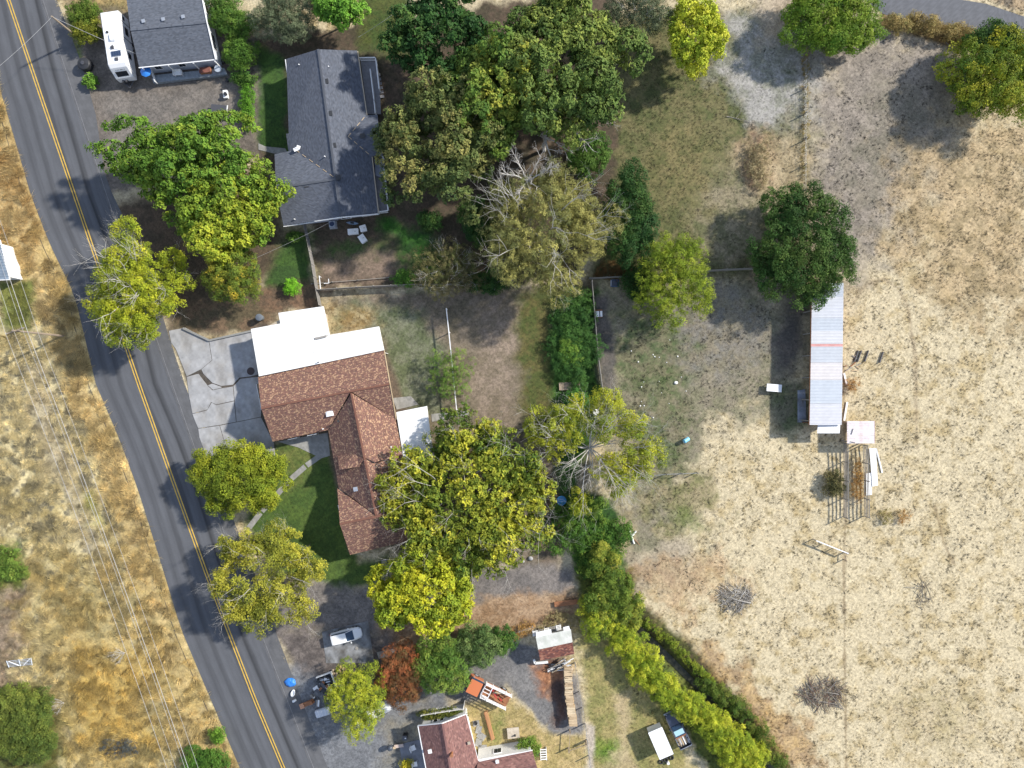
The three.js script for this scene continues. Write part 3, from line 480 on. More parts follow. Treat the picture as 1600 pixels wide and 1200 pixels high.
// ---------------------------------------------------------------- slate roofed house
{
  const b = at0(520, 210, 3), h = thing('house', 'long house with dark slate grey shingle roof and white railed decks', 'house', V(b.x, 0, b.z)), E = 3, R = 4.9;
  const slope = L => part('roof_slope', G.plate(R3(L), .14), M.slate, h);
  slope([[447.5, 92, E], [497, 77, R], [526, 280, R], [452, 236, E + .05]]);                      // west of the ridge
  slope([[497, 77, R], [557.5, 79, E], [572, 180, E], [544, 213, E + 1], [580, 244, E], [590, 333, E], [532, 338, R], [526, 280, R]]);
  slope([[447, 209, E - .05], [462, 207, E + .42], [464, 238, E + .4], [451, 238, E - .05]]);     // entry
  slope([[429, 241, E], [462, 234, E + .3], [526, 280, R], [431, 294, R - .1]]);
  slope([[431, 294, R - .1], [526, 280, R], [532, 338, R], [492, 345, E + .6], [443, 353, E]]);
  slope([[544, 213, E + 1], [572, 180, E], [590, 179, E], [592, 211, E + 1]]); slope([[544, 213, E + 1], [592, 211, E + 1], [598, 243, E], [580, 244, E]]);
  const cap = mottled([.07, .078, .096], { size: 1 });
  ridge(P(497, 77, R), P(532, 338, R), cap, h); ridge(P(431, 294, R - .1), P(526, 280, R), cap, h);
  const W = (L, top) => part('wall', G.prism(inset(L.map(([u, v, y]) => at0(u, v, y)), .5), -.05, top), M.blueSiding, h);
  W([[449, 93, E], [557, 81, E], [589, 332, E], [491, 343, E]], E - .05); W([[431, 243, E], [520, 240, E], [524, 340, E], [445, 350, E]], E - .05); W([[549, 182, E], [588, 181, E], [596, 241, E], [560, 243, E]], E - .05); W([[449, 211, E], [470, 210, E], [470, 236, E], [453, 237, E]], E - .1);
  part('gable_wall', G.plate([at0(494, 344, E).setY(E - .05), at0(589, 332, E).setY(E - .05), at0(532, 337, R).setY(R - .25)], .12), M.blueSiding, h);
  part('gable_wall', G.plate([at0(432, 245, E).setY(E - .05), at0(446, 349, E).setY(E - .05), at0(434, 293, R).setY(R - .3)], .12), M.blueSiding, h);
  part('gable_wall', G.plate([at0(450, 94, E).setY(E - .05), at0(556, 82, E).setY(E - .05), at0(498, 80, R).setY(R - .25)], .12), M.blueSiding, h);
  part('barge_board', G.beam(P(492, 346, E + .55), P(532, 340, R - .05), .1, .22), M.whiteTrim, h); part('barge_board', G.beam(P(532, 340, R - .05), P(591, 334.5, E), .1, .22), M.whiteTrim, h);
  part('gutter', G.beam(P(559, 80, E - .08), P(573.5, 180, E - .08), .12, .1), M.tanWall, h); part('gutter', G.beam(P(581.5, 245, E - .08), P(591.5, 333, E - .08), .12, .1), M.tanWall, h); part('gutter', G.beam(P(446, 93, E - .08), P(461, 206, E - .08), .1, .1), M.whiteTrim, h); part('gutter', G.beam(P(443, 354, E - .08), P(491, 347, E + .2), .1, .1), M.whiteTrim, h);
  for (const [u, v, y] of [[510, 128, 4.55], [516, 178, 4.6], [522, 228, 4.6], [529, 278, 4.85], [567, 213, 3.9], [479, 290, 4.5]]) vent(h, u, v, y, M.dark, .5);
  for (const [u, v, y] of [[463, 232, 3.7], [508, 245, 4.6], [513, 196, 4.6], [468, 102, 3.6], [514, 105, 4.3], [565, 324, 3.4], [571, 326, 3.3], [461, 343, 3.3], [467, 181, 3.3]]) pipe(h, u, v, y, M.whiteTrim, .3);
  const ch = P(463, 233, 3.9); part('tarp', [G.box(.75, .05, .5, ch.x, ch.y, ch.z, .4), G.box(.5, .05, .45, ch.x + .3, ch.y + .05, ch.z - .25, -.3)], M.whiteTrim, h);
  for (let k = 0; k < 6; k++) { const f = k / 6, g2 = (k + .55) / 6, A = P(462, 234, E + .4), B = P(526, 280, R), a = A.clone().lerp(B, f), c = A.clone().lerp(B, g2); a.y += .03; c.y += .03; part('valley_flashing', G.beam(a, c, .07, .03), M.freshWood, h); }
  for (const [A, B] of [[[544, 213, E + 1.03], [572, 180, E + .03]], [[544, 213, E + 1.03], [580, 244, E + .03]]]) for (let k = 0; k < 4; k++) part('valley_flashing', G.beam(P(...A).lerp(P(...B), k / 4), P(...A).lerp(P(...B), (k + .6) / 4), .07, .03), M.freshWood, h);
  // decks
  M.deckGrey = mottled([.2, .2, .215], { size: 2, amp: .25 });
  const d1 = [[563, 91], [588, 91], [594, 150], [595, 178], [574, 178]].map(([u, v]) => at0(u, v, 1)), d2 = [[583, 246], [598, 245], [606, 331], [592, 332]].map(([u, v]) => at0(u, v, 1));
  part('deck', G.prism(d1, .85, 1), M.deckGrey, h); part('deck', G.prism(d2, .85, 1), M.deckGrey, h);
  railing(h, [[563, 92], [587.5, 91.5], [593, 140]].map(([u, v]) => at0(u, v, 1.6)), 1); railing(h, [[579, 110], [585, 158], [587, 178]].map(([u, v]) => at0(u, v, 1.6)), 1); railing(h, [[599, 246], [607, 330], [592, 332]].map(([u, v]) => at0(u, v, 1.6)), 1);
  const st = part('stairs', G.box(.1, .1, .1, P(590, 130).x, .1, P(590, 130).z), M.deckGrey, h); for (let k = 0; k < 6; k++) { const p = at0(589 + k * .9, 118 + k * 6, .8); part('tread', G.box(1.0, .06, .4, p.x, .95 - k * .15, p.z, .1), M.deckGrey, st); }
  const cv = at0(590, 262, 1.2); part('deck_cover', G.prism([[585, 250], [597, 250], [599, 272], [594, 276], [587, 274]].map(([u, v]) => at0(u, v, 1.3)), 1.0, 1.35), mottled([.3, .33, .4], { size: 2 }), h);
  windowOn(h, at0(533, 341, 1.5), at0(548, 339, 1.5), 1.1, 1.1, V(.1, 0, 1)); windowOn(h, at0(566, 337, 1.5), at0(578, 335, 1.5), 1.1, 1.1, V(.1, 0, 1));
}
// ---------------------------------------------------------------- grey house with porch, upper left
{
  const b = at0(270, 50, 3), h = thing('house', 'grey shingled bungalow with a railed front porch beside the travel trailer', 'house', V(b.x, 0, b.z)), E = 2.9, R = 4;
  part('roof_slope', G.plate(R3([[204, 47, R], [323, 35, R], [336, 92.5, E], [217.5, 105, E]]), .14), M.greyRoof, h);
  part('roof_slope', G.plate(R3([[204, 47, R], [323, 35, R], [311, -25, E], [196, -14, E]]), .14), M.greyRoof, h);
  ridge(P(204, 47, R), P(323, 35, R), M.greyRoof, h);
  const c = [[203, -12, E], [311, -23, E], [334.5, 88, E], [219, 101, E]].map(([u, v, y]) => at0(u, v, y)), ins = inset(c, .12);
  part('wall', G.prism(ins, -.05, E - .05), M.blueSiding, h);
  part('gable_wall', G.plate([ins[1].clone().setY(E - .05), ins[2].clone().setY(E - .05), ins[1].clone().lerp(ins[2], .52).setY(R - .25)], .12), M.blueSiding, h);
  for (const [u, v] of [[225, 34], [256, 31], [287, 27]]) vent(h, u, v, 3.8, M.steel, .36);
  part('barge_board', G.beam(P(323.5, 35, R), P(337, 93, E), .1, .2), M.whiteTrim, h); part('barge_board', G.beam(P(323.5, 35, R), P(311.5, -25, E), .1, .2), M.whiteTrim, h); part('gutter', G.beam(P(217, 106, E - .05), P(336, 93.5, E - .05), .12, .12), M.whiteTrim, h);
  part('porch_deck', G.prism([[235, 118], [350, 106], [355, 116], [240, 130]].map(([u, v]) => at0(u, v, .5)), -.05, .5), mottled([.24, .27, .3], { size: 2, amp: .4 }), h);
  for (const [u, v] of [[229, 112], [269, 108], [307, 104], [340, 101]]) { const p = at0(u + 2, v + 1.5, 1.5); part('porch_post', G.box(.12, 2.35, .12, p.x, 1.67, p.z), M.whiteTrim, h); }
  for (const [k, f] of [[.12, .2], [.45, .56]]) windowOn(h, ins[3].clone().lerp(ins[2], k), ins[3].clone().lerp(ins[2], k + .1), 1, 1.2, V(-.1, 0, 1));
  windowOn(h, ins[1].clone().lerp(ins[2], .2), ins[1].clone().lerp(ins[2], .34), 1.1, 1.1, V(1, 0, -.2)); windowOn(h, ins[1].clone().lerp(ins[2], .62), ins[1].clone().lerp(ins[2], .86), 1, 1.3, V(1, 0, -.2));
  railing(h, [[233, 101], [243, 128]].map(([u, v]) => at0(u, v, 1)), .5, .7);
}
// ---------------------------------------------------------------- plum roofed house, bottom
{
  const b = at0(700, 1170, 3), h = thing('house', 'white walled house with a plum coloured shingle roof', 'house', V(b.x, 0, b.z)), E = 3, R = 4.6;
  part('roof_slope', G.plate(R3([[654, 1134, E], [691.5, 1130.5, R], [708, 1225, R], [672, 1230, E]]), .14), M.plumRoof, h);
  part('roof_slope', G.plate(R3([[691.5, 1130.5, R], [728, 1116, E], [747.5, 1190, E], [754, 1222, E], [708, 1225, R]]), .14), M.plumRoof, h);
  part('roof_slope', G.plate(R3([[747, 1190.5, E], [792, 1181, E], [832, 1173, E], [838, 1195, R - .6], [742, 1212, R - .3]]), .14), M.plumRoof, h);
  part('roof_slope', G.plate(R3([[838, 1195, R - .6], [742, 1212, R - .3], [748, 1245, E], [845, 1225, E]]), .14), M.plumRoof, h);
  ridge(P(691.5, 1130.5, R), P(708, 1225, R), mottled([.2, .1, .09], { size: 1 }), h);
  const w1 = [[657, 1136, E], [727, 1120, E], [750, 1222, E], [674, 1226, E]].map(([u, v, y]) => at0(u, v, y)), w2 = [[745, 1187, E], [830, 1172, E], [840, 1222, E], [750, 1232, E]].map(([u, v, y]) => at0(u, v, y)), i1 = inset(w1, .15), i2 = inset(w2, .1);
  part('wall', G.prism(i1, -.05, E - .05), M.whiteWall, h); part('wall', G.prism(i2, -.05, E - .1), M.whiteWall, h);
  part('gable_wall', G.plate([i1[0].clone().setY(E - .05), i1[1].clone().setY(E - .05), i1[0].clone().lerp(i1[1], .52).setY(R - .3)], .12), M.whiteWall, h);
  part('barge_board', G.beam(P(653, 1133.5, E), P(691, 1129.8, R), .1, .2), M.whiteTrim, h); part('barge_board', G.beam(P(691, 1129.8, R), P(728.5, 1115.3, E), .1, .2), M.whiteTrim, h);
  part('gutter', G.beam(P(653, 1134, E - .05), P(671, 1230, E - .05), .12, .1), M.whiteTrim, h); part('gutter', G.beam(P(728.5, 1116, E - .05), P(747, 1188, E - .05), .12, .1), M.whiteTrim, h); part('gutter', G.beam(P(749, 1189.5, E - .05), P(832, 1172, E - .05), .12, .1), M.whiteTrim, h);
  windowOn(h, i1[0].clone().lerp(i1[1], .25), i1[0].clone().lerp(i1[1], .36), 1.5, .9, V(-.2, 0, -1), M.whiteTrim, 1); windowOn(h, i1[0].clone().lerp(i1[1], .41), i1[0].clone().lerp(i1[1], .5), 1.5, .9, V(-.2, 0, -1), M.whiteTrim, 1);
  windowOn(h, i2[0].clone().lerp(i2[1], .3), i2[0].clone().lerp(i2[1], .45), 1.0, 1.2, V(-.2, 0, -1));
  const c = P(706, 1177, 4.5); part('chimney_pipe', [G.rod(V(c.x, 3.9, c.z), V(c.x, 5.1, c.z), .17, .17, 10), G.rod(V(c.x, 5.1, c.z), V(c.x, 5.2, c.z), .26, .2, 10)], M.rust, h);
  vent(h, 672, 1173, 3.9, M.whiteTrim, .4); vent(h, 733, 1160, 3.4, M.tanWall, .3); vent(h, 777, 1189, 3.4, M.sheetWhite, .35);
}
// ---------------------------------------------------------------- sheds
{
  const b = at0(1290, 555, 2.5), h = thing('long_shed', 'long open sided shed roofed with pale corrugated metal sheets', 'shed', V(b.x, 0, b.z));
  const pink = mottled([.55, .3, .29], { size: 2 }), rows = [442, 464, 497, 517, 537.5, 541.5, 566, 594, 630, 664], tones = [[.38, .42, .49], [.46, .48, .53], [.4, .44, .5], [.5, .51, .54], 0, [.42, .45, .5], [.54, .52, .53], [.43, .47, .53], [.5, .51, .55]];
  const edge = (v, k) => P(k ? lerp(1318, 1315, (v - 442) / 222) : lerp(1269, 1265, (v - 442) / 222), v, k ? 2.6 : 3.1);
  for (let i = 0; i + 1 < rows.length; i++) {
    const v0 = rows[i], v1 = rows[i + 1] - .25, m = tones[i] ? mottled(tones[i], { amp: .16, size: 4, grain: .06, rough: .6 }) : pink, lift = (i % 2) * .02;
    const s = part('roof_panel', G.plate([edge(v0, 0), edge(v0, 1), edge(v1, 1), edge(v1, 0)].map(p => p.add(V(0, lift, 0))), .03), m, h), g = [];
    for (let v = v0 + 1.2; v < v1; v += 2.3) g.push(G.beam(edge(v, 0).add(V(0, .025 + lift, 0)), edge(v, 1).add(V(0, .025 + lift, 0)), .07, .05)); if (g.length) part('ribs', g, m, s, S);
  }
  part('roof_panel', G.plate([P(1278, 662, 2.4), P(1313, 662, 2.3), P(1312, 677, 2.2), P(1277, 677, 2.3)], .03), M.sheetWhite, h);
  for (const v of [450, 485, 520, 555, 590, 625, 658]) for (const k of [0, 1]) { const p = edge(v, k); part('post', G.box(.16, p.y, .16, p.x + (k ? -.2 : .2), p.y / 2 - .05, p.z), M.greyWood, h); }
  const wl = [1, 0].map(k => edge(444, k)), e1 = edge(444, 1), e2 = edge(662, 1); part('back_wall', G.plate([V(e1.x - .15, -.05, e1.z), V(e2.x - .15, -.05, e2.z), V(e2.x - .15, 2.5, e2.z), V(e1.x - .15, 2.5, e1.z)], .05), M.rust, h);
  for (const v of [444, 662]) { const a = edge(v, 0), c = edge(v, 1); part('end_wall', G.plate([V(a.x + .3, -.05, a.z), V(c.x - .3, -.05, c.z), V(c.x - .3, c.y - .1, c.z), V(a.x + .3, a.y - .1, a.z)], .05), M.rust, h); }
  part('fascia', G.beam(edge(442, 0).add(V(-.04, -.08, 0)), edge(664, 0).add(V(-.04, -.08, 0)), .06, .16), M.rust, h);
  // small shelter
  const c = at0(1345, 675, 2), s = thing('shelter', 'small square shelter with a rusty edged white metal roof by the cattle pen', 'shelter', V(c.x, 0, c.z)), q = (u, v) => P(u, v, 2.2);
  for (const [v0, v1] of [[658, 669.6], [670, 680.6], [681, 692.5]]) { const g = []; const m = mottled([.72, .7, .71], { amp: .1, size: 2, tint: [.6, .5, .5] }), r = part('roof_panel', G.plate([q(1323.5, v0), q(1366.5, v0), q(1366.5, v1), q(1323.5, v1)], .03), m, s); for (let v = v0 + 1; v < v1; v += 2.6) g.push(G.beam(q(1323.5, v).add(V(0, .02, 0)), q(1366.5, v).add(V(0, .02, 0)), .06, .05)); part('ribs', g, m, r, S); }
  for (const u of [1326, 1364]) for (const v of [661, 690]) { const p = at0(u, v, 2.1); part('post', G.box(.14, 2.2, .14, p.x, 1.05, p.z), M.greyWood, s); }
  part('fascia', G.beam(q(1367, 658).add(V(0, -.05, 0)), q(1367, 692.5).add(V(0, -.05, 0)), .05, .12), M.rust, s); part('loose_bar', G.beam(q(1328, 690).add(V(0, .06, 0)), q(1336, 692).add(V(0, .06, 0)), .08, .05), M.metalDark, s); part('loose_bar', G.beam(q(1330, 678.5).add(V(0, .08, 0)), q(1332.5, 670).add(V(0, .08, 0)), .08, .05), M.metalDark, s);
  const bw = [at0(1328, 660, 2.1), at0(1364, 660, 2.1)]; part('back_wall', G.plate([bw[0].clone().setY(0), bw[1].clone().setY(0), bw[1].clone().setY(2.1), bw[0].clone().setY(2.1)], .05), M.greyWood, s);
  // garden shed: grey sheet slope, red shingle slope
  const d = at0(868, 1008, 2.5), t = thing('garden_shed', 'small shed with one weathered grey and one red shingle roof slope', 'shed', V(d.x, 0, d.z));
  M.lichen = mottled([.56, .57, .54], { amp: .25, size: 2, grain: .3, tint: [.44, .46, .42] });
  part('roof_slope', G.plate(R3([[837, 995, 2.2], [892, 983, 2.2], [894.5, 1003.5, 3], [841, 1015, 3]]), .08), M.lichen, t); part('roof_slope', G.plate(R3([[841, 1015, 3], [894.5, 1003.5, 3], [897.5, 1022, 2.3], [844, 1032, 2.3]]), .08), M.oldRed, t);
  part('roof_patch', G.plate(R3([[837.5, 988, 2.1], [861, 983, 2.1], [862, 990, 2.25], [838, 996, 2.25]]), .05), M.whiteTrim, t); part('roof_patch', G.plate(R3([[880, 980, 2.1], [889, 978, 2.1], [891, 985, 2.25], [881, 987, 2.25]]), .05), M.whiteTrim, t);
  const ww = inset([[839, 996, 2.2], [892, 984, 2.2], [896, 1021, 2.2], [845, 1031, 2.2]].map(([u, v, y]) => at0(u, v, y)), .25); part('wall', G.prism(ww, -.05, 2.1), M.greyWood, t);
  part('gable_wall', G.plate([ww[0].clone().setY(2.05), ww[3].clone().setY(2.05), ww[0].clone().lerp(ww[3], .5).setY(2.85)], .06), M.greyWood, t); part('gable_wall', G.plate([ww[1].clone().setY(2.05), ww[2].clone().setY(2.05), ww[1].clone().lerp(ww[2], .5).setY(2.85)], .06), M.greyWood, t);
  // metal roofed building at the left edge
  const e = at0(0, 410, 3), f = thing('metal_barn', 'corner of a blue-grey metal roofed barn at the edge of the grass', 'barn', V(e.x, 0, e.z)), bm = mottled([.2, .25, .31], { size: 3, rough: .5 });
  const rp = part('roof_slope', G.plate(R3([[-90, 350, 3.6], [0, 375, 3], [15, 436, 3], [-80, 440, 3.6]]), .06), bm, f); const rg = []; for (let k = 1; k < 14; k++) rg.push(G.beam(P(-90, 350, 3.66).lerp(P(-80, 440, 3.66), k / 14), P(0, 375, 3.06).lerp(P(15, 436, 3.06), k / 14), .06, .05)); part('ribs', rg, bm, rp, S);
  part('fascia', G.beam(P(0, 375, 2.95), P(15.4, 436.6, 2.95), .1, .18), M.whiteTrim, f); part('fascia', G.beam(P(15.4, 437, 2.95), P(-80, 441, 3.5), .1, .18), M.whiteTrim, f); part('wall', G.prism([[-80, 365, 3], [-2, 380, 3], [12, 432, 3], [-75, 434, 3]].map(([u, v, y]) => at0(u, v, y)), -.05, 2.9), M.sheetWhite, f);
}
// ---------------------------------------------------------------- fences and walls
function fence(name, label, L, { h = 1.3, gap = 2.2, rails = [.35, .75, 1.15], boards = false, post = M.greyWood, rail = M.greyWood, pw = .11, rw = .06, rh = .1, category = 'fence', wire = false } = {}) {
  const q = foot(L), t = thing(name, label, category, V(q[0].x, 0, q[0].z)), gy = p => relief(p.x, p.z);
  for (let i = 1; i < q.length; i++) {
    const a = q[i - 1], b = q[i], n = Math.max(1, Math.round(a.distanceTo(b) / gap)), d = b.clone().sub(a).normalize();
    for (let k = i > 1 ? 1 : 0; k <= n; k++) { const p = a.clone().lerp(b, k / n); part('post', G.box(pw, h + .15, pw, p.x, gy(p) + h / 2 - .02, p.z), post, t); }
    for (let k = 0; k < n; k++) {
      const p = a.clone().lerp(b, k / n), s = a.clone().lerp(b, (k + 1) / n), yp = gy(p), ys = gy(s);
      for (const y of rails) part(wire ? 'wire' : 'rail', wire ? G.rod(p.clone().setY(yp + y), s.clone().setY(ys + y), .012, .012, 4) : G.beam(p.clone().setY(yp + y), s.clone().setY(ys + y), rw, rh), rail, t);
      if (boards) { const g = [], m = Math.round(p.distanceTo(s) / .16), side = V(-d.z, 0, d.x).multiplyScalar(.07); for (let j = 0; j < m; j++) { const c = p.clone().lerp(s, (j + .5) / m).add(side); g.push(G.box(.135, h - .08 + .05 * ((j * 7) % 3), .025, c.x, h / 2 + .05, c.z, Math.atan2(-d.z, d.x))); } part('boards', g, rail, t, S); }
    }
  }
  return t;
}
fence('board_fence', 'grey board fence from the slate house corner to the white flat roof', [[478, 348], [484, 375], [492, 415], [498, 452], [503, 478]], { h: 1.5, boards: true });
fence('board_fence', 'grey board fence across the garden below the sparse brown bush', [[500, 454], [560, 450], [640, 446], [720, 445], [800, 440]], { h: 1.5, boards: true });
fence('board_fence', 'weathered board fence between the golden tree and the walnut tree', [[920, 436], [1000, 432], [1105, 424], [1185, 420]], { h: 1.4, boards: true });
fence('board_fence', 'weathered board fence along the reed bed', [[924, 440], [928, 490], [934, 560], [941, 612]], { h: 1.3, boards: true });
fence('rail_edging', 'low timber edging along the bed beside the brown-leaved bush', [[488, 444], [520, 441], [560, 438], [608, 434]], { h: .35, rails: [.22], gap: 3, category: 'edging' });
fence('wire_fence', 'wire fence with wooden posts down the side of the dry field', [[1254, 60], [1255, 140], [1255, 220], [1254, 300]], { wire: true, rails: [.4, .8, 1.15], rail: M.steel, gap: 4, h: 1.3 });
fence('wire_fence', 'wire fence with wooden posts crossing the paddock beside the locust', [[985, 745], [1040, 740], [1088, 738]], { wire: true, rails: [.4, .8, 1.1], rail: M.steel, gap: 2.5, h: 1.2 });
fence('wire_fence', 'wire fence with wooden posts along the grass by the firewood stack', [[898, 1035], [905, 1080], [914, 1130], [920, 1180], [925, 1230]], { wire: true, rails: [.4, .8, 1.15], rail: M.steel, gap: 3, h: 1.3, pw: .14 });
fence('wire_fence', 'wire fence with rough posts along the top of the gravel yard', [[740, 998], [790, 990], [832, 976]], { wire: true, rails: [.4, .8, 1.1], rail: M.steel, gap: 2.6, h: 1.2 });
fence('washing_line_rail', 'long white pipe rail standing in the garden', [[699, 484], [703, 520], [709, 580], [715, 640]], { h: 1.6, rails: [1.6], gap: 8, post: M.whiteTrim, rail: M.whiteTrim, rw: .12, rh: .12, category: 'rail' });
for (const [L, l] of [[[[1317, 692], [1317.5, 750], [1317, 807]], 'timber rail side of the cattle pen beside the dark weedy bush'], [[[1347, 695], [1349, 750], [1350, 806]], 'timber rail side of the cattle pen beside the loose white sheets']]) fence('pen_fence', l, L, { h: 1.7, rails: [.3, .7, 1.1, 1.5], gap: 2.4, rh: .14, rw: .05 });
fence('gate_frame', 'dark timber gate frame standing across the track', [[890, 1140], [888, 1168], [915, 1158]], { h: 1.2, rails: [.9], gap: 3.4, post: M.wood, rail: M.wood, pw: .16 });
fence('hitching_rail', 'white topped hitching rail standing alone in the dry field', [[1270, 842], [1320, 862]], { h: 1.05, rails: [1.05], gap: 1.7, rail: M.whiteTrim, rw: .14, rh: .12, category: 'rail' });
fence('post_frame', 'short dark post frame beside the hitching rail', [[1319, 863], [1318, 874]], { h: 1.0, rails: [.6], gap: 2, category: 'rail', post: M.wood, rail: M.wood });
{ // white panel fence beside the plum roofed house
  const q = foot([[660, 1110], [725, 1100], [727, 1092]]), t = thing('panel_fence', 'white panel fence in front of the shrub strip', 'fence', V(q[0].x, 0, q[0].z));
  for (let i = 1; i < q.length; i++) { const n = Math.max(1, Math.round(q[i].distanceTo(q[i - 1]) / 1.8)); for (let k = 0; k < n; k++) { const a = q[i - 1].clone().lerp(q[i], k / n + .005), b = q[i - 1].clone().lerp(q[i], (k + 1) / n - .005); part('panel', G.plate([a.clone().setY(.05), b.clone().setY(.05), b.clone().setY(1.6), a.clone().setY(1.6)], .05), M.whiteWall, t); part('post', G.box(.11, 1.7, .11, a.x, .83, a.z), M.whiteTrim, t); } }
}
{ // firewood stack behind the small shed
  const q = foot([[886, 1038], [888, 1080], [895, 1128]]), t = thing('firewood_stack', 'tall pale stack of split firewood along the wire fence', 'firewood', V(q[0].x, 0, q[0].z)), r = rng(31), mats = [M.freshWood, mottled([.56, .45, .3], { size: 1 }), mottled([.42, .31, .19], { size: 1 })];
  for (let i = 1; i < q.length; i++) { const n = 13; for (let k = 0; k < n; k++) for (let j = 0; j < 3; j++) { const p = q[i - 1].clone().lerp(q[i], (k + .5) / n), y = .22 + j * .44; part('log', G.box(.95 + r() * .25, .42, .34, p.x + (r() - .5) * .14, y, p.z + (r() - .5) * .05, (r() - .5) * .2), mats[(r() * 3) | 0], t); } }
}
// ---------------------------------------------------------------- poles and wires
function pole(label, u, v, h, arm, dir = V(-.35, 0, -1)) {
  const b = P(u, v), t = thing('utility_pole', label, 'pole', V(b.x, 0, b.z)); part('shaft', G.rod(V(b.x, -.1, b.z), V(b.x, h, b.z), .17, .11, 10), M.wood, t);
  if (arm) { const s = V(dir.z, 0, -dir.x).normalize().multiplyScalar(arm); const y = h - .5; part('crossarm', G.beam(V(b.x - s.x, y, b.z - s.z), V(b.x + s.x, y, b.z + s.z), .12, .14), M.wood, t); for (const k of [-.9, 0, .9]) part('insulator', G.rod(V(b.x + s.x * k, y + .05, b.z + s.z * k), V(b.x + s.x * k, y + .3, b.z + s.z * k), .05, .04, 8), M.steel, t); }
  return b;
}
{
  const p0 = pole('tall wooden utility pole standing in the golden grass of the verge', 100, 525, 10, 1.2), p1 = pole('wooden utility pole up the road beyond the barn', 100 - 290, 525 - 800, 10, 1.2), p2 = pole('wooden utility pole farther down the road verge', 100 + 300, 525 + 830, 10, 1.2), sv = pole('short service pole between the road and the round bushes', 125, 61, 6, 0);
  const span = (a, b, sag) => { const L = []; for (let i = 0; i <= 14; i++) { const f = i / 14, p = a.clone().lerp(b, f); p.y -= sag * 4 * f * (1 - f); L.push(p); } return new THREE.CatmullRomCurve3(L); };
  M.cable = std([.4, .4, .4], { roughness: .6 });
  let n = 0; for (const [dx, y, r] of [[-1.05, 9.8, .022], [0, 9.8, .018], [1.05, 9.8, .018], [.2, 7.6, .032], [.2, 5.6, .02]]) for (const [a, b] of [[p1, p0], [p0, p2]]) { n++; const g = new THREE.TubeGeometry(span(V(a.x + dx, y, a.z - dx * .35), V(b.x + dx, y, b.z - dx * .35), y > 9 ? 1 : .8), 28, r, 5); single('overhead_wire', 'overhead wire strung between the utility poles along the verge', 'wire', g, M.cable, 'overhead wires along the road'); }
  single('service_wire', 'service wire running from the short pole to the grey bungalow', 'wire', new THREE.TubeGeometry(span(V(sv.x, 5.9, sv.z), P(212, 84, 3.1), .3), 16, .025, 5), M.cable);
  single('service_wire', 'service wire crossing the road from the short pole', 'wire', new THREE.TubeGeometry(span(V(sv.x, 5.9, sv.z), P(-120, 190, 9), .8), 16, .02, 5), M.cable);
  single('service_wire', 'thin wire slung over the lawn to the slate house', 'wire', new THREE.TubeGeometry(span(P(395, 405, 4), P(520, 345, 4), .4), 16, .012, 5), M.cable);
  single('service_wire', 'thin wire slung across the grass behind the slate house', 'wire', new THREE.TubeGeometry(span(P(560, 58, 3), P(650, -5, 5), .3), 16, .018, 5), M.cable);
}

// ---------------------------------------------------------------- plants
function leafCluster(seed, n, spread, len, wid, droop = .3, rise = .2) {
  const r = rng(seed), pos = [];
  for (let i = 0; i < n; i++) {
    const a = r() * 6.283, d = Math.sqrt(r()) * spread, c = V(Math.cos(a) * d, (r() - .3) * rise * 2 - d * droop, Math.sin(a) * d), az = a + (r() - .5) * 2.2;
    const L = len * (.7 + r() * .6), W = wid * (.7 + r() * .6), f = V(Math.cos(az), (r() - .5) * 1.1, Math.sin(az)).normalize(), s = V(-Math.sin(az), (r() - .5) * .9, Math.cos(az)).normalize(), up = f.clone().cross(s);
    const p0 = c.clone().addScaledVector(f, -L / 2), p1 = c.clone().addScaledVector(f, L / 2), l = c.clone().addScaledVector(s, W / 2).addScaledVector(up, W * .16), q = c.clone().addScaledVector(s, -W / 2).addScaledVector(up, W * .16);
    for (const t of [p0, q, p1, p0, p1, l]) pos.push(t.x, t.y, t.z);
  }
  const g = new THREE.BufferGeometry(); g.setAttribute('position', new THREE.Float32BufferAttribute(pos, 3)); g.computeVertexNormals(); return g;
}
const SPRIG = { broad: leafCluster(3, 15, .34, .25, .2), small: leafCluster(4, 20, .3, .15, .11), narrow: leafCluster(5, 18, .36, .3, .07, .1, .3), big: leafCluster(8, 11, .4, .36, .3) };
const leafMat = new THREE.MeshPhysicalMaterial({ color: 0xffffff, roughness: .8, transmission: .28, thickness: 0, specularIntensity: .35 });
const MUL = (c, k) => c.map(x => x * k);
const PAL = {
  maple: [[.05, .085, .022], [.11, .145, .034], [.23, .235, .05]], mapleYellow: [[.09, .15, .02], [.2, .24, .025], [.34, .31, .03]],
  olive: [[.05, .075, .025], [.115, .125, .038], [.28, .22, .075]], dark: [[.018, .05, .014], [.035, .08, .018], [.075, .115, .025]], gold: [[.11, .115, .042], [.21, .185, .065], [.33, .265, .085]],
  lime: [[.09, .13, .015], [.2, .23, .02], [.29, .28, .03]], yellow: [[.24, .23, .02], [.4, .33, .03], [.5, .36, .03]], red: [[.08, .06, .025], [.18, .075, .033], [.36, .1, .042]], bush: [[.03, .08, .015], [.06, .12, .02], [.11, .16, .03]],
  reed: [[.035, .1, .02], [.065, .15, .03], [.11, .19, .035]], hedge: [[.12, .17, .018], [.3, .31, .025], [.46, .4, .04]], brown: [[.1, .08, .04], [.17, .13, .06], [.09, .1, .03]], grey: [[.06, .07, .04], [.11, .12, .07], [.15, .15, .09]], ochre: [[.34, .17, .05], [.43, .22, .08], [.23, .14, .05]], willow: [[.1, .11, .02], [.27, .24, .03], [.44, .35, .05]],
};
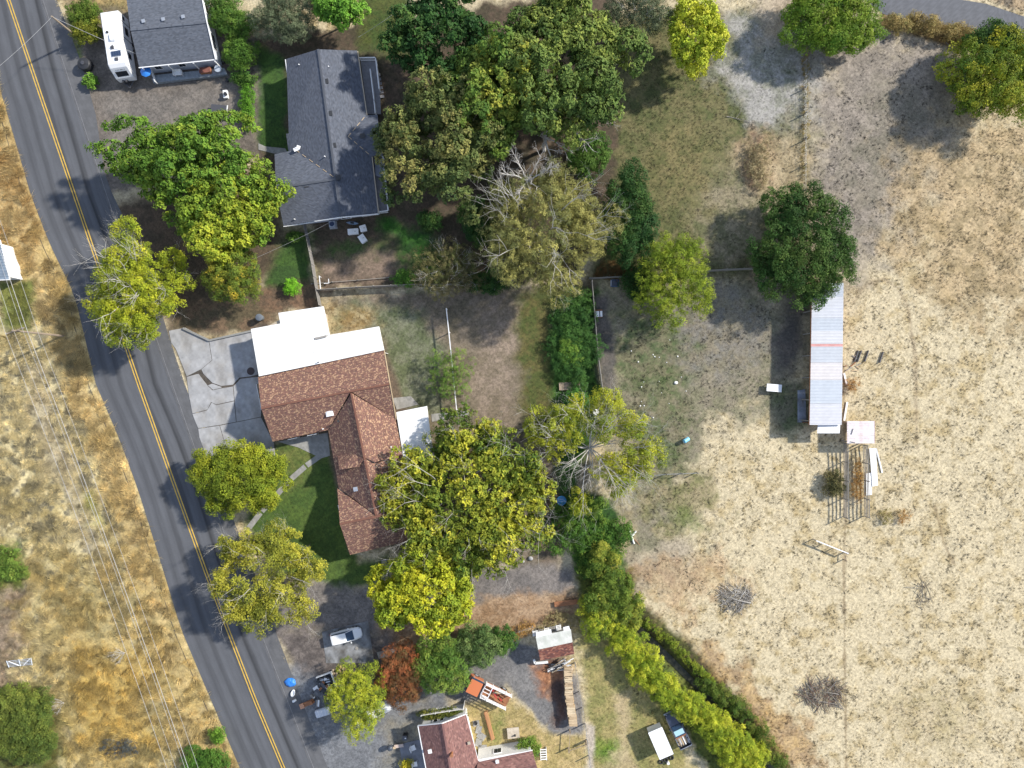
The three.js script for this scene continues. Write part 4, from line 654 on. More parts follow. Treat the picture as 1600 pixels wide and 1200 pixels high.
// foliage over the surfaces of many overlapping lobes; lobe = [x, y, z, rx, ry, rz]
function foliage(name, lobes, parent, { pal, sprig = 'broad', dens = 5, size = 1, seed = 1, low = -.45, clumps = 8 }) {
  const r = rng(seed * 7919 + 13), mats = [], cols = [], m = new THREE.Matrix4(), q = new THREE.Quaternion(), up = V(0, 1, 0), b = V(0, 0, 0);
  for (let p = parent; p; p = p.parent) b.add(p.position);
  if (clumps) lobes = lobes.flatMap(L => { const out = [], t = r(); for (let j = 0; j < clumps; j++) { const y = -.25 + 1.25 * r(), a = r() * 6.283, h = Math.sqrt(1 - y * y), f = (.3 + .2 * r()), d = .84; out.push([L[0] + h * Math.cos(a) * L[3] * d, L[1] + y * L[4] * d, L[2] + h * Math.sin(a) * L[5] * d, L[3] * f, L[4] * f * .9, L[5] * f, clamp(t + (r() - .5) * .5)]); } return out; });
  lobes.forEach((L, li) => {
    const [cx, cy, cz, rx, ry, rz] = L, mean = (rx + ry + rz) / 3, n = Math.round(dens * 12.57 * mean * mean * .62), tint = L[6] ?? r(), near = lobes.filter((o, k) => k !== li && Math.abs(o[0] - cx) < o[3] + rx && Math.abs(o[1] - cy) < o[4] + ry && Math.abs(o[2] - cz) < o[5] + rz);
    for (let i = 0; i < n; i++) {
      const y = low + (1 - low) * r(), a = r() * 6.283, h = Math.sqrt(1 - y * y), d = V(h * Math.cos(a), y, h * Math.sin(a)), k = .66 + .4 * r() * (.5 + r());
      const p = V(cx + d.x * rx * k, cy + d.y * ry * k, cz + d.z * rz * k);
      if (p.y < .05 || near.some(o => ((p.x - o[0]) / o[3]) ** 2 + ((p.y - o[1]) / o[4]) ** 2 + ((p.z - o[2]) / o[5]) ** 2 < .62)) continue;
      d.y += .35; d.x += (r() - .5) * .7; d.z += (r() - .5) * .7; d.normalize();
      q.setFromUnitVectors(up, d).multiply(new THREE.Quaternion().setFromAxisAngle(up, r() * 6.283));
      const s = size * (.65 + .6 * r()); m.compose(p.sub(b), q, V(s, s * (.8 + .5 * r()), s)); mats.push(m.clone());
      let t = clamp(tint * .66 + r() * .5 - .08) * 2, c = t < 1 ? pal[0].map((v, j) => lerp(v, pal[1][j], t)) : pal[1].map((v, j) => lerp(v, pal[2][j], t - 1)), z = .72 + .56 * r();
      cols.push(RGB(c[0] * z * 1.3, c[1] * z * 1.48, c[2] * z * 1.35));
    }
  });
  const im = new THREE.InstancedMesh(SPRIG[sprig], leafMat, mats.length); mats.forEach((x, i) => { im.setMatrixAt(i, x); im.setColorAt(i, cols[i]); });
  im.name = name; im.userData = { kind: 'stuff' }; finish(im); parent.add(im); return im;
}
const BARK = { brown: mottled([.1, .08, .06], { size: 1, amp: .4 }), pale: mottled([.42, .4, .37], { size: 1, amp: .35 }), grey: mottled([.22, .2, .18], { size: 1, amp: .35 }) };
// woody limbs: one joined body of tapering tubes
function limbs(list, n = 5) {
  const pos = [], idx = [], t = V(0, 0, 0), s = V(0, 0, 0);
  for (const [a, b, r0, r1] of list) {
    const d = b.clone().sub(a).normalize(); t.set(Math.abs(d.y) > .9 ? 1 : 0, Math.abs(d.y) > .9 ? 0 : 1, 0).cross(d).normalize(); s.copy(d).cross(t); const k = pos.length / 3;
    for (const [p, r] of [[a, r0], [b, r1]]) for (let i = 0; i < n; i++) { const g = i / n * 6.283, c = Math.cos(g) * r, e = Math.sin(g) * r; pos.push(p.x + t.x * c + s.x * e, p.y + t.y * c + s.y * e, p.z + t.z * c + s.z * e); }
    for (let i = 0; i < n; i++) { const j = (i + 1) % n; idx.push(k + i, k + j, k + n + i, k + j, k + n + j, k + n + i); }
  }
  const g = new THREE.BufferGeometry(); g.setAttribute('position', new THREE.Float32BufferAttribute(pos, 3)); g.setIndex(idx); g.computeVertexNormals(); return g;
}
function grow(r, out, p, dir, len, rad, depth, { wander = .35, fork = 3, up = .05, shrink = .68, segs = 3 } = {}) {
  let a = p.clone(), d = dir.clone().normalize();
  for (let i = 0; i < segs; i++) {
    d.add(V((r() - .5) * wander, (r() - .5) * wander + up, (r() - .5) * wander)).normalize();
    const b = a.clone().addScaledVector(d, len / segs), r0 = rad * (1 - .45 * i / segs), r1 = rad * (1 - .45 * (i + 1) / segs); out.push([a, b, r0, r1]); a = b;
    if (depth > 0 && (i > 0 || segs < 3)) for (let k = 0; k < fork; k++) if (r() < .72) { const e = d.clone().add(V((r() - .5) * 1.9, (r() - .5) * 1.2 + up, (r() - .5) * 1.9)).normalize(); grow(r, out, a, e, len * (shrink * (.7 + .5 * r())), r1 * .62, depth - 1, { wander, fork: Math.max(2, fork - 1), up, shrink, segs: 2 + (depth > 1 ? 1 : 0) }); }
  }
}
let SEED = 100;
// tree whose crown spans (ru, rv) plan units about (u, v) as surveyed from above
function tree(name, label, [u, v], [ru, rv], h, o = {}) {
  const { pal = PAL.maple, lobesN = 26, sprig = 'broad', dens = 5, size = 1, bark = 'brown', crown = .74, group, lobe = [.3, .46], bare = 0, category = 'tree', sparse = 0, trunk = .22, low, droop = 0, core = 0, rough = .34 } = o, seed = o.seed ?? ++SEED, r = rng(seed * 131 + 7);
  if (category === 'tree') h *= .76;
  const hy = h * crown / 2, hc = h - hy, c = P(u, v, hc + hy * .35), k = (1 - (hc) / ALT) / SURVEY, RX = ru * k, RZ = rv * k, RY = hy, lobes = [], t = thing(name, label, category, V(c.x, 0, c.z), group);
  for (let i = 0; i < lobesN; i++) { // golden spiral over the crown, uneven
    const y = 1 - 1.55 * (i + .5) / lobesN, a = i * 2.39996 + (r() - .5) * .9, q = Math.sqrt(Math.max(0, 1 - y * y)), f = (lobe[0] + (lobe[1] - lobe[0]) * r()), d = 1 - f * .8 + (r() - .66) * rough;
    if (r() < sparse) continue;
    lobes.push([c.x + Math.cos(a) * q * RX * d, Math.max(.5, hc + y * RY * d - droop * q * RY), c.z + Math.sin(a) * q * RZ * d, f * RX * (.85 + .3 * r()), f * Math.min(RY, (RX + RZ) / 2 * 1.05) * (.8 + .3 * r()), f * RZ * (.85 + .3 * r())]);
  }
  if (o.patches) { lobes.length = 0; for (const [pu, pv, pr, ph] of o.patches) { const q = P(pu, pv, ph), w = pr * k; for (let j = 0; j < 4; j++) lobes.push([q.x + (r() - .5) * w * 1.1, q.y + (r() - .5) * w * .5, q.z + (r() - .5) * w * 1.1, w * (.45 + .2 * r()), w * .45, w * (.45 + .2 * r())]); } }
  const wood = [], base = V(c.x, -.1, c.z), fork = V(c.x + (r() - .5) * .4, Math.max(.4, hc - RY * .75), c.z + (r() - .5) * .4), tr = trunk * (h / 10);
  wood.push([base, V(base.x, .35, base.z), tr * 1.5, tr * 1.05], [V(base.x, .35, base.z), fork, tr * 1.05, tr * .8]);
  part('trunk', limbs(wood, 8), BARK[bark], t);
  // limbs: each lobe is reached from the nearest wood already grown
  const br = [], nodes = [[fork, tr * .75, 0]];
  [...lobes].sort((a, b) => fork.distanceToSquared(V(a[0], a[1], a[2])) - fork.distanceToSquared(V(b[0], b[1], b[2]))).forEach((L, i) => {
    if (i % 2 && lobes.length > 24 && !bare) return;
    const e = V(L[0], L[1] - L[4] * .2, L[2]); let best = nodes[0], bd = 1e9; for (const n of nodes) { const d = n[0].distanceTo(e) + n[2] * .45 + (n[0].y > e.y ? 1 : 0); if (d < bd) { bd = d; best = n; } }
    const len = best[0].distanceTo(e), w = len * (bare ? .34 : .18), n = 3; let p = best[0], r0 = Math.max(.035, best[1] * .72);
    for (let q = 1; q <= n; q++) { const x = best[0].clone().lerp(e, q / n); if (q < n) x.add(V((r() - .5) * w, (r() - .2) * w, (r() - .5) * w)); const r1 = Math.max(.025, r0 * .82); br.push([p, x, r0, r1]); nodes.push([x, r1, best[2] + len * q / n]); p = x; r0 = r1; }
    if (bare && i % 2) grow(r, br, p, e.clone().sub(fork).add(V(0, RY * .3, 0)), Math.min(RX, RZ) * .3, r0 * .8, 2, { wander: .6, up: .1 });
  });
  for (let i = 0; i < core; i++) { const a = i / core * 6.283 + r(); grow(r, br, fork.clone().add(V(0, r() * .6, 0)), V(Math.cos(a), .55, Math.sin(a)), RX * .42, tr * .45, 3, { wander: .5, up: .1, fork: 3 }); }
  for (let i = 0; i < bare; i++) { const L = lobes[(r() * lobes.length) | 0], e = V(lerp(fork.x, L[0], .55), lerp(fork.y, L[1] + L[4], .8), lerp(fork.z, L[2], .55)); grow(r, br, e, V(L[0] - fork.x, (L[1] - fork.y) * .5 + RY * .3, L[2] - fork.z), Math.min(RX, RZ) * .5, tr * .26, 2, { wander: .5, up: .12 }); }
  if (br.length) part('branches', limbs(br, 5), BARK[bare ? 'pale' : bark], t, S);
  foliage('crown', lobes, t, { pal, sprig, dens, size, seed, low: low ?? -.4 });
  return t;
}
function shrub(name, label, [u, v], [ru, rv], h, o = {}) { return tree(name, label, [u, v], [ru, rv], h, { crown: .95, lobesN: 12, lobe: [.42, .6], trunk: .1, sprig: 'small', dens: 8, category: 'shrub', pal: PAL.bush, ...o }); }

const BIG = 'broadleaf trees around the slate house', big = (l, p, r, h, o) => tree('maple_tree', l, p, r, h, { dens: 4.6, lobesN: 30, lobe: [.2, .34], rough: .55, sprig: 'broad', size: 1.1, group: BIG, ...o });
big('tall deep green maple with dense leaves reaching over the mown paddock', [870, 95], [118, 122], 17, { pal: PAL.maple, lobesN: 38 });
big('tall olive maple with orange tipped leaves overhanging the slate roof edge', [692, 210], [108, 112], 16, { pal: PAL.olive, lobesN: 38, sprig: 'broad', size: .95 });
big('yellow flecked maple crown between the orange tipped maple and the deep green maple', [770, 130], [95, 100], 17.5, { pal: [[.06, .11, .02], [.14, .18, .03], [.3, .26, .04]] });
big('dark green maple at the back of the slate house deck', [680, 45], [78, 70], 15, { pal: PAL.dark, lobesN: 34 });
tree('maple_tree', 'wide green maple shading the gravel yard beside the road', [282, 240], [128, 72], 12, { dens: 5, lobesN: 30, lobe: [.2, .34], rough: .55, size: 1.05, pal: [[.06, .12, .018], [.12, .19, .025], [.22, .25, .03]], group: BIG });
tree('maple_tree', 'bright yellow-green maple at the corner of the slate roof', [348, 328], [94, 78], 12, { dens: 5.2, lobesN: 28, lobe: [.22, .36], rough: .5, pal: PAL.mapleYellow, group: BIG });
tree('ash_tree', 'small green tree with an orange patch below the yellow-green maple', [362, 428], [46, 50], 8, { dens: 6, pal: [[.07, .11, .02], [.16, .18, .025], [.4, .27, .03]], sprig: 'small' });
tree('locust_tree', 'half dead yellow-green tree with bare white limbs leaning over the road', [212, 440], [78, 82], 11, { dens: 5, lobesN: 30, sparse: .22, pal: [[.12, .15, .015], [.28, .28, .02], [.42, .36, .03]], sprig: 'small', size: 1.2, bare: 16, patches: [[205, 374, 32, 6], [194, 400, 34, 6.5], [232, 400, 28, 6], [186, 428, 34, 6], [208, 444, 34, 7], [180, 476, 40, 6], [158, 478, 28, 5], [215, 478, 38, 6.5], [240, 470, 34, 6], [200, 500, 36, 5.5], [232, 498, 34, 5.5], [262, 468, 30, 5], [226, 516, 24, 4.5], [270, 440, 30, 5], [262, 408, 28, 5]] });
tree('spruce_tree', 'grey-green loose tree behind the ridge of the slate house', [445, 22], [50, 46], 7, { pal: PAL.grey, sprig: 'narrow', dens: 6 });
tree('maple_tree', 'small bright green maple beside the grey-green tree', [525, 8], [40, 30], 9, { pal: [[.07, .15, .02], [.13, .24, .03], [.2, .3, .04]], group: BIG });
tree('maple_tree', 'bright yellow maple at the top of the mown paddock', [1088, 46], [48, 58], 10, { pal: [[.2, .25, .025], [.38, .37, .035], [.5, .43, .05]], dens: 5.2, lobesN: 34, lobe: [.22, .34] });
tree('willow_tree', 'dark wispy willow with thin bare twigs beside the yellow maple', [995, 12], [52, 34], 8, { pal: PAL.grey, sprig: 'narrow', bare: 6, dens: 4 });
tree('elm_tree', 'leafy green elm at the corner where the wire fence meets the lane', [1308, 28], [76, 60], 7, { pal: [[.06, .12, .015], [.13, .19, .02], [.22, .24, .03]], dens: 5.4, lobesN: 34, sprig: 'small', size: 1.3 });
tree('elm_tree', 'green and yellow elm standing in the dry field below the lane', [1560, 118], [72, 70], 8, { pal: [[.06, .11, .015], [.15, .18, .02], [.36, .3, .025]], dens: 5.2, lobesN: 36, sprig: 'small', size: 1.3 });
tree('elm_tree', 'dark green tree against the bank below the lane', [1555, 60], [48, 26], 7, { pal: PAL.dark, sprig: 'small', size: 1.2 });
tree('walnut_tree', 'dense dark green round tree overhanging the long metal shed', [1260, 384], [79, 92], 8.4, { pal: [[.025, .06, .014], [.05, .095, .02], [.1, .135, .03]], dens: 6, lobesN: 46, lobe: [.22, .34], sprig: 'small', size: 1.25 });
tree('poplar_tree', 'golden tree with white bare branches above the reed bed', [852, 362], [104, 106], 13, { pal: PAL.gold, dens: 4.4, lobesN: 40, lobe: [.2, .34], sprig: 'narrow', size: 1.1, bare: 16, bark: 'pale' });
tree('cedar_tree', 'dark green upright tree beside the golden tree', [984, 340], [42, 80], 8, { pal: PAL.dark, dens: 6, lobesN: 26, sprig: 'small', size: 1.2 });
tree('willow_tree', 'feathery lime green willow leaning over the paddock fence', [1052, 432], [60, 76], 9, { pal: PAL.lime, dens: 5, lobesN: 30, sprig: 'narrow', size: 1.05, lobe: [.26, .4] });
tree('lilac_shrub', 'sparse brown-leaved bush behind the garden wall', [698, 420], [54, 46], 4.5, { pal: PAL.brown, dens: 4, sprig: 'narrow', bare: 8, size: .9, category: 'shrub' });
shrub('garden_bush', 'dark green bush at the foot of the dead white tree', [922, 240], [34, 38], 4, {});
tree('chestnut_tree', 'large yellow-green tree spreading over the brown roof', [728, 782], [128, 128], 10.5, { pal: [[.06, .1, .016], [.19, .2, .024], [.46, .38, .04]], dens: 4.6, lobesN: 84, lobe: [.15, .26], sprig: 'broad', size: 1, bare: 5, sparse: .03 });
tree('maple_tree', 'dense round yellow maple over the gravel drive', [662, 930], [80, 66], 11, { pal: [[.16, .2, .02], [.31, .3, .02], [.46, .38, .025]], dens: 6, lobesN: 44, lobe: [.22, .34] });
tree('locust_tree', 'half dead locust with bare grey limbs beside the paddling pool', [925, 705], [102, 92], 10, { pal: [[.13, .16, .02], [.28, .27, .025], [.4, .34, .03]], dens: 4.4, lobesN: 30, lobe: [.2, .32], bare: 24, sprig: 'small', size: 1.2, patches: [[846, 670, 32, 5], [868, 654, 34, 5.5], [884, 690, 30, 6], [902, 644, 30, 5], [946, 636, 32, 5], [958, 660, 36, 6], [988, 666, 34, 5.5], [1006, 698, 36, 5], [994, 722, 24, 4.5], [958, 738, 36, 5], [972, 756, 26, 4], [912, 786, 22, 3.5], [856, 692, 28, 5], [925, 662, 26, 5.5]], core: 15 });
tree('hornbeam_tree', 'dense yellow-green dome shaped tree at the end of the concrete drive', [372, 748], [74, 60], 7, { pal: [[.11, .14, .014], [.2, .21, .018], [.3, .27, .02]], dens: 7, lobesN: 40, lobe: [.24, .34], sprig: 'small', size: 1.2, crown: .85 });
tree('willow_tree', 'golden wispy willow overhanging the yellow road line', [415, 905], [88, 84], 9, { pal: PAL.willow, dens: 5, lobesN: 48, lobe: [.15, .26], sprig: 'small', size: 1.25, sparse: .1, bare: 4 });
tree('locust_tree', 'upright yellow-green tree growing out of the scrap heap', [557, 1094], [42, 60], 7.5, { pal: [[.13, .16, .02], [.26, .27, .025], [.4, .35, .03]], dens: 5, lobesN: 26, sprig: 'narrow', sparse: .12 });
shrub('sumac_bush', 'rusty red leaved bush between the parked car and the green bushes', [628, 1052], [36, 46], 4, { pal: PAL.red, sprig: 'narrow', size: .9, lobesN: 20 });
shrub('garden_bush', 'tall green bush beside the rusty red bush', [690, 1040], [42, 44], 4.5, { pal: [[.06, .11, .02], [.11, .17, .03], [.2, .22, .04]], lobesN: 18 });
shrub('garden_bush', 'green bush along the dry bank above the gravel yard', [748, 1008], [38, 32], 4, { pal: [[.06, .1, .03], [.12, .16, .05], [.2, .22, .08]], lobesN: 16 });
shrub('garden_bush', 'small green bush at the wire fence end above the gravel yard', [786, 1003], [20, 22], 2.5, {});
shrub('willow_shrub', 'light green wispy shrub by the white washing line pole', [706, 582], [44, 44], 3, { pal: [[.06, .12, .02], [.12, .18, .03], [.2, .23, .05]], sprig: 'narrow', dens: 4, sparse: .25, size: .8 });
shrub('juniper_bush', 'round dark green bush behind the travel trailer', [131, 22], [26, 22], 2.6, { pal: [[.05, .09, .012], [.09, .13, .018], [.14, .16, .025]], group: 'bushes by the travel trailer' });
shrub('juniper_bush', 'round yellowish green bush at the foot of the service pole', [134, 46], [24, 22], 2.6, { pal: [[.08, .1, .012], [.15, .15, .018], [.22, .19, .025]] });
shrub('garden_bush', 'small bright green bush beside the gravel yard entrance', [140, 126], [10, 12], 1.1, { pal: [[.08, .16, .02], [.13, .22, .03], [.17, .26, .04]], sprig: 'big', size: .6 });
shrub('laurel_bush', 'clipped round dark green bush beside the grey porch gable', [362, 34], [30, 27], 3, { lobesN: 18, pal: [[.05, .1, .018], [.085, .145, .022], [.13, .185, .03]] });
shrub('laurel_bush', 'clipped round dark green bush beside the porch steps', [373, 82], [27, 25], 2.8, { lobesN: 18, pal: [[.055, .11, .018], [.09, .155, .022], [.14, .195, .03]] });
shrub('laurel_bush', 'low dark green bush behind the porch gable', [345, 4], [26, 20], 2.8, {});
shrub('garden_bush', 'dark green bush on the lawn below the clipped round bushes', [380, 122], [20, 10], 1.4, {});
shrub('box_bush', 'small round bright lime green bush on the lawn', [454.5, 449], [13, 13], 1.3, { pal: [[.1, .24, .015], [.16, .34, .02], [.22, .4, .03]], dens: 14, size: .7 });
shrub('garden_bush', 'little leafy bush under the slate roof corner', [461, 370], [13, 8], 1.1, { pal: [[.05, .1, .02], [.1, .16, .03], [.16, .22, .05]] });
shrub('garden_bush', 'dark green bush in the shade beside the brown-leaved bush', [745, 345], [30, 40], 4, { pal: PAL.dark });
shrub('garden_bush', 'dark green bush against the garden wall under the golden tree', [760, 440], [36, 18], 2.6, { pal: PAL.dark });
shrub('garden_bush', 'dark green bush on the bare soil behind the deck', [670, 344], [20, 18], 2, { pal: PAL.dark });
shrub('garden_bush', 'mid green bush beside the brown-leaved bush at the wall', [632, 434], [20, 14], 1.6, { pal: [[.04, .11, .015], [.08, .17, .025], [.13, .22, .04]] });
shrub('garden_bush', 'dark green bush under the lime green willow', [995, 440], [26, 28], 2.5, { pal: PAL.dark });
shrub('field_bush', 'olive bush in the lower corner of the grass verge', [36, 1130], [48, 56], 2.6, { pal: [[.06, .09, .02], [.11, .13, .025], [.18, .18, .035]], lobesN: 22 });
shrub('field_bush', 'green bush on the verge at the road edge', [318, 1192], [36, 22], 2, { pal: [[.04, .1, .015], [.07, .14, .02], [.12, .18, .03]] });
shrub('field_bush', 'small round green bush on the verge near the road', [340, 1150], [12, 12], 1.4, { pal: [[.06, .13, .015], [.1, .18, .02], [.15, .22, .03]] });
shrub('field_bush', 'low green patch of scrub on the golden verge', [14, 884], [26, 26], .9, { pal: [[.07, .13, .02], [.12, .17, .03], [.18, .2, .04]] });
shrub('dead_scrub', 'charcoal grey dead scrub lying in the golden verge', [187, 1168], [27, 15], .5, { pal: [[.05, .05, .055], [.08, .08, .085], [.12, .115, .11]], sprig: 'narrow', size: .6 });
shrub('potted_shrub', 'round green shrub at the corner of the small plum roofed house', [826, 1166], [19, 15], 2.4, { pal: [[.08, .14, .02], [.15, .2, .03], [.24, .26, .05]] });
shrub('pen_bush', 'dark weedy bush growing beside the cattle pen rails', [1304, 756], [16, 20], 1.4, { pal: [[.06, .06, .03], [.12, .1, .04], [.2, .14, .06]] });
shrub('dry_weed', 'rust coloured dry weed clump inside the cattle pen', [1340, 752], [9, 34], .9, { pal: PAL.ochre, sprig: 'narrow', size: .6 });
shrub('dry_weed', 'rust coloured dry weed beside the long metal shed', [1333, 601], [12, 12], .8, { pal: PAL.ochre, sprig: 'narrow', size: .6 });
shrub('dry_weed', 'rust coloured dry weed in the open field below the pen', [1412, 808], [12, 12], .6, { pal: PAL.ochre, sprig: 'narrow', size: .6, sparse: .4 });
shrub('dry_weed', 'tan dry weed in the field next to the stacked metal sheets', [1384, 808], [10, 14], .6, { pal: [[.2, .16, .06], [.28, .2, .08], [.2, .17, .06]], sprig: 'narrow', size: .6, sparse: .4 });
shrub('dry_bush', 'tan dry bush in the paddock corner beside the fence', [1186, 255], [18, 40], 1, { pal: [[.25, .18, .11], [.34, .25, .15], [.2, .15, .1]], sprig: 'narrow', size: .7, sparse: .2 });
shrub('flower_pot_plant', 'yellow-green pot plant at the edge of the patio slab', [634, 1196], [9, 8], 1, { pal: PAL.yellow });
shrub('hedge_bush', 'clipped bright green hedge strip beside the lawn', [385, 164], [13, 36], 1.2, { pal: [[.07, .16, .015], [.11, .22, .02], [.15, .26, .03]], lobesN: 18, dens: 10, size: .7 });
shrub('wall_shrub', 'dense dark green shrub strip against the white house wall', [692, 1117], [34, 9], 1.6, { pal: [[.04, .06, .015], [.09, .1, .02], [.2, .16, .03]], lobesN: 20, dens: 9 });

// long plants made of many lobes along a line
function bank(name, label, category, L, { w, h, n, pal, sprig = 'small', dens = 7, size = 1.1, seed = 3, jitter = .5 }) {
  const r = rng(seed * 17 + 3), lobes = [], b = P(...L[0]), t = thing(name, label, category, V(b.x, 0, b.z));
  for (let i = 0; i < n; i++) {
    const f = (i + r() * .8) / n * (L.length - 1), k = Math.min(L.length - 2, f | 0), g = f - k, hh = h * (.75 + .4 * r()), q = P(lerp(L[k][0], L[k + 1][0], g), lerp(L[k][1], L[k + 1][1], g), hh * .6), wd = w * (.8 + .4 * r());
    lobes.push([q.x + (r() - .5) * wd * jitter * 1.4, hh * .5, q.z + (r() - .5) * wd * jitter * 1.4, wd * .55, hh * .52, wd * .55]);
  }
  foliage('foliage', lobes, t, { pal, sprig, dens, size, seed, low: -.2 });
  part('stems', limbs(lobes.map(l => [V(l[0], -.1, l[2]), V(l[0], l[1] + .1, l[2]), .05, .02])), BARK.brown, t, S);
  return t;
}
bank('hedge', 'long yellow-green hedge running down beside the ditch', 'hedge', [[925, 950], [962, 990], [1012, 1044], [1066, 1096], [1116, 1138], [1154, 1170], [1176, 1196]], { w: 2.3, h: 2.5, n: 130, pal: PAL.hedge, seed: 5, jitter: .95, size: .85, dens: 8 });
bank('ditch_shrub', 'strip of low green growth on the field side of the ditch', 'shrub', [[990, 958], [1034, 990], [1064, 1022], [1094, 1048], [1114, 1066]], { w: .95, h: .6, n: 40, pal: [[.08, .13, .015], [.17, .2, .02], [.26, .25, .03]], seed: 6, size: .8 });
bank('ditch_bush', 'green bushes crowding the lower end of the ditch', 'shrub', [[1104, 1066], [1130, 1090], [1158, 1102], [1182, 1140], [1196, 1172], [1220, 1196]], { w: 1.9, h: 1.3, n: 26, size: .9, pal: [[.05, .09, .015], [.1, .13, .02], [.17, .17, .03]], seed: 8 });
bank('thicket', 'tangled green thicket at the head of the ditch', 'shrub', [[916, 892], [950, 905], [936, 940], [974, 930], [960, 965], [925, 920]], { w: 3.2, h: 3, n: 20, pal: [[.06, .1, .015], [.14, .17, .025], [.3, .26, .04]], seed: 9, jitter: .9 });
bank('reed_bed', 'dense green reeds in the wet strip beside the mown garden', 'reeds', [[884, 478], [905, 500], [880, 520], [915, 540], [885, 560], [905, 590]], { w: 2.6, h: 1.3, n: 44, pal: [[.03, .075, .02], [.05, .11, .025], [.08, .15, .03]], sprig: 'narrow', size: .9, seed: 11, jitter: .9 });
bank('reed_clump', 'light green clump of reeds standing out in the reed bed', 'reeds', [[886, 544], [900, 552], [892, 560]], { w: 2, h: 1.6, n: 8, pal: [[.07, .14, .02], [.12, .2, .03], [.18, .24, .04]], sprig: 'narrow', size: .9, seed: 12 });
bank('reed_clump', 'round green clump below the plank bridge', 'reeds', [[888, 618], [905, 622], [900, 632]], { w: 2.2, h: 1.4, n: 9, pal: PAL.reed, seed: 13 });
bank('bramble', 'thick green brambles below the half dead locust', 'shrub', [[890, 800], [885, 850], [925, 800], [930, 860], [955, 830], [950, 870], [905, 880]], { w: 2.8, h: 1.5, n: 40, pal: [[.04, .09, .015], [.075, .14, .02], [.16, .19, .03]], seed: 14, jitter: .9 });
bank('dry_hedge', 'ragged rust brown growth along the bank below the lane', 'shrub', [[1384, 30], [1430, 38], [1480, 48], [1515, 56]], { w: 1.6, h: 1.6, n: 18, pal: [[.2, .13, .05], [.3, .2, .08], [.22, .19, .07]], sprig: 'narrow', seed: 15 });
bank('weed_strip', 'orange brown weed strip along the paddock wire fence', 'weeds', [[1258, 60], [1259, 120], [1258, 200], [1256, 290]], { w: .7, h: .5, n: 44, pal: [[.2, .12, .04], [.28, .18, .06], [.14, .13, .05]], sprig: 'narrow', size: .6, seed: 16 });
bank('weed_strip', 'golden weeds along the wire fence above the gravel yard', 'weeds', [[800, 992], [816, 984], [830, 978]], { w: 1.2, h: .7, n: 14, pal: PAL.ochre, sprig: 'narrow', size: .7, seed: 17 });
bank('weed_strip', 'dry tan weeds heaped behind the small shed', 'weeds', [[846, 978], [870, 968], [898, 960], [895, 980]], { w: 1.4, h: .6, n: 18, pal: [[.25, .18, .09], [.34, .25, .13], [.2, .15, .08]], sprig: 'narrow', size: .7, seed: 18 });
bank('weed_strip', 'brown fallen leaves under the fence by the dark upright tree', 'weeds', [[935, 425], [960, 420], [985, 425]], { w: 1.6, h: .4, n: 14, pal: [[.14, .07, .03], [.2, .1, .04], [.12, .08, .04]], size: .7, seed: 19 });

// bare dead trees
function deadTree(name, label, [u, v], list, { bark = 'pale', seed = 1, group, twigs = 2 } = {}) {
  const r = rng(seed * 331 + 5), b = P(u, v), t = thing(name, label, 'dead tree', V(b.x, 0, b.z), group), out = [], trunk = [];
  for (const [u0, v0, h0, u1, v1, h1, rad, depth] of list) {
    const a = P(u0, v0, h0), e = P(u1, v1, h1), d = e.clone().sub(a), L = d.length(), n = 5; let p = a;
    const tgt = h0 < .3 ? trunk : out;
    for (let i = 1; i <= n; i++) { const q = a.clone().lerp(e, i / n); if (i < n) q.add(V((r() - .5) * L * .07, (r() - .5) * L * .07, (r() - .5) * L * .07)); tgt.push([p, q, rad * (1 - .7 * (i - 1) / n), rad * (1 - .7 * i / n)]); if (i > 1) for (let k = 0; k < twigs; k++) grow(r, out, q, d.clone().normalize().add(V((r() - .5) * 1.5, (r() - .3) * .9, (r() - .5) * 1.5)), L * (.2 + .16 * r()), rad * .36, depth, { wander: .5 }); p = q; }
  }
  if (trunk.length) part('trunk', limbs(trunk, 7), BARK[bark], t);
  part('branches', limbs(out, 5), BARK[bark], t, S); return t;
}
deadTree('dead_tree', 'dead white tree with bare spreading limbs beside the deep green maple', [850, 235], [[850, 235, 0, 852, 212, 6, .3, 1], [852, 212, 6, 905, 184, 8, .17, 2], [905, 184, 8, 950, 190, 9, .1, 1], [880, 192, 7.5, 918, 224, 7.5, .12, 1], [852, 212, 6, 866, 172, 10, .14, 1], [866, 172, 9, 893, 158, 10, .1, 1], [905, 184, 8, 928, 160, 9.5, .09, 1], [852, 214, 6, 890, 236, 7, .11, 1], [852, 214, 6, 862, 260, 8, .14, 2]], { seed: 2 });
deadTree('dead_tree', 'dead white tree with ragged twigs above the golden tree', [826, 300], [[826, 300, 0, 824, 282, 7, .26, 1], [824, 282, 7, 806, 246, 9, .12, 2], [824, 282, 7, 790, 270, 9, .12, 2], [824, 282, 7, 860, 262, 9, .12, 2], [824, 282, 7, 844, 245, 9, .1, 2], [824, 282, 7, 812, 300, 9, .1, 2]], { seed: 3 });
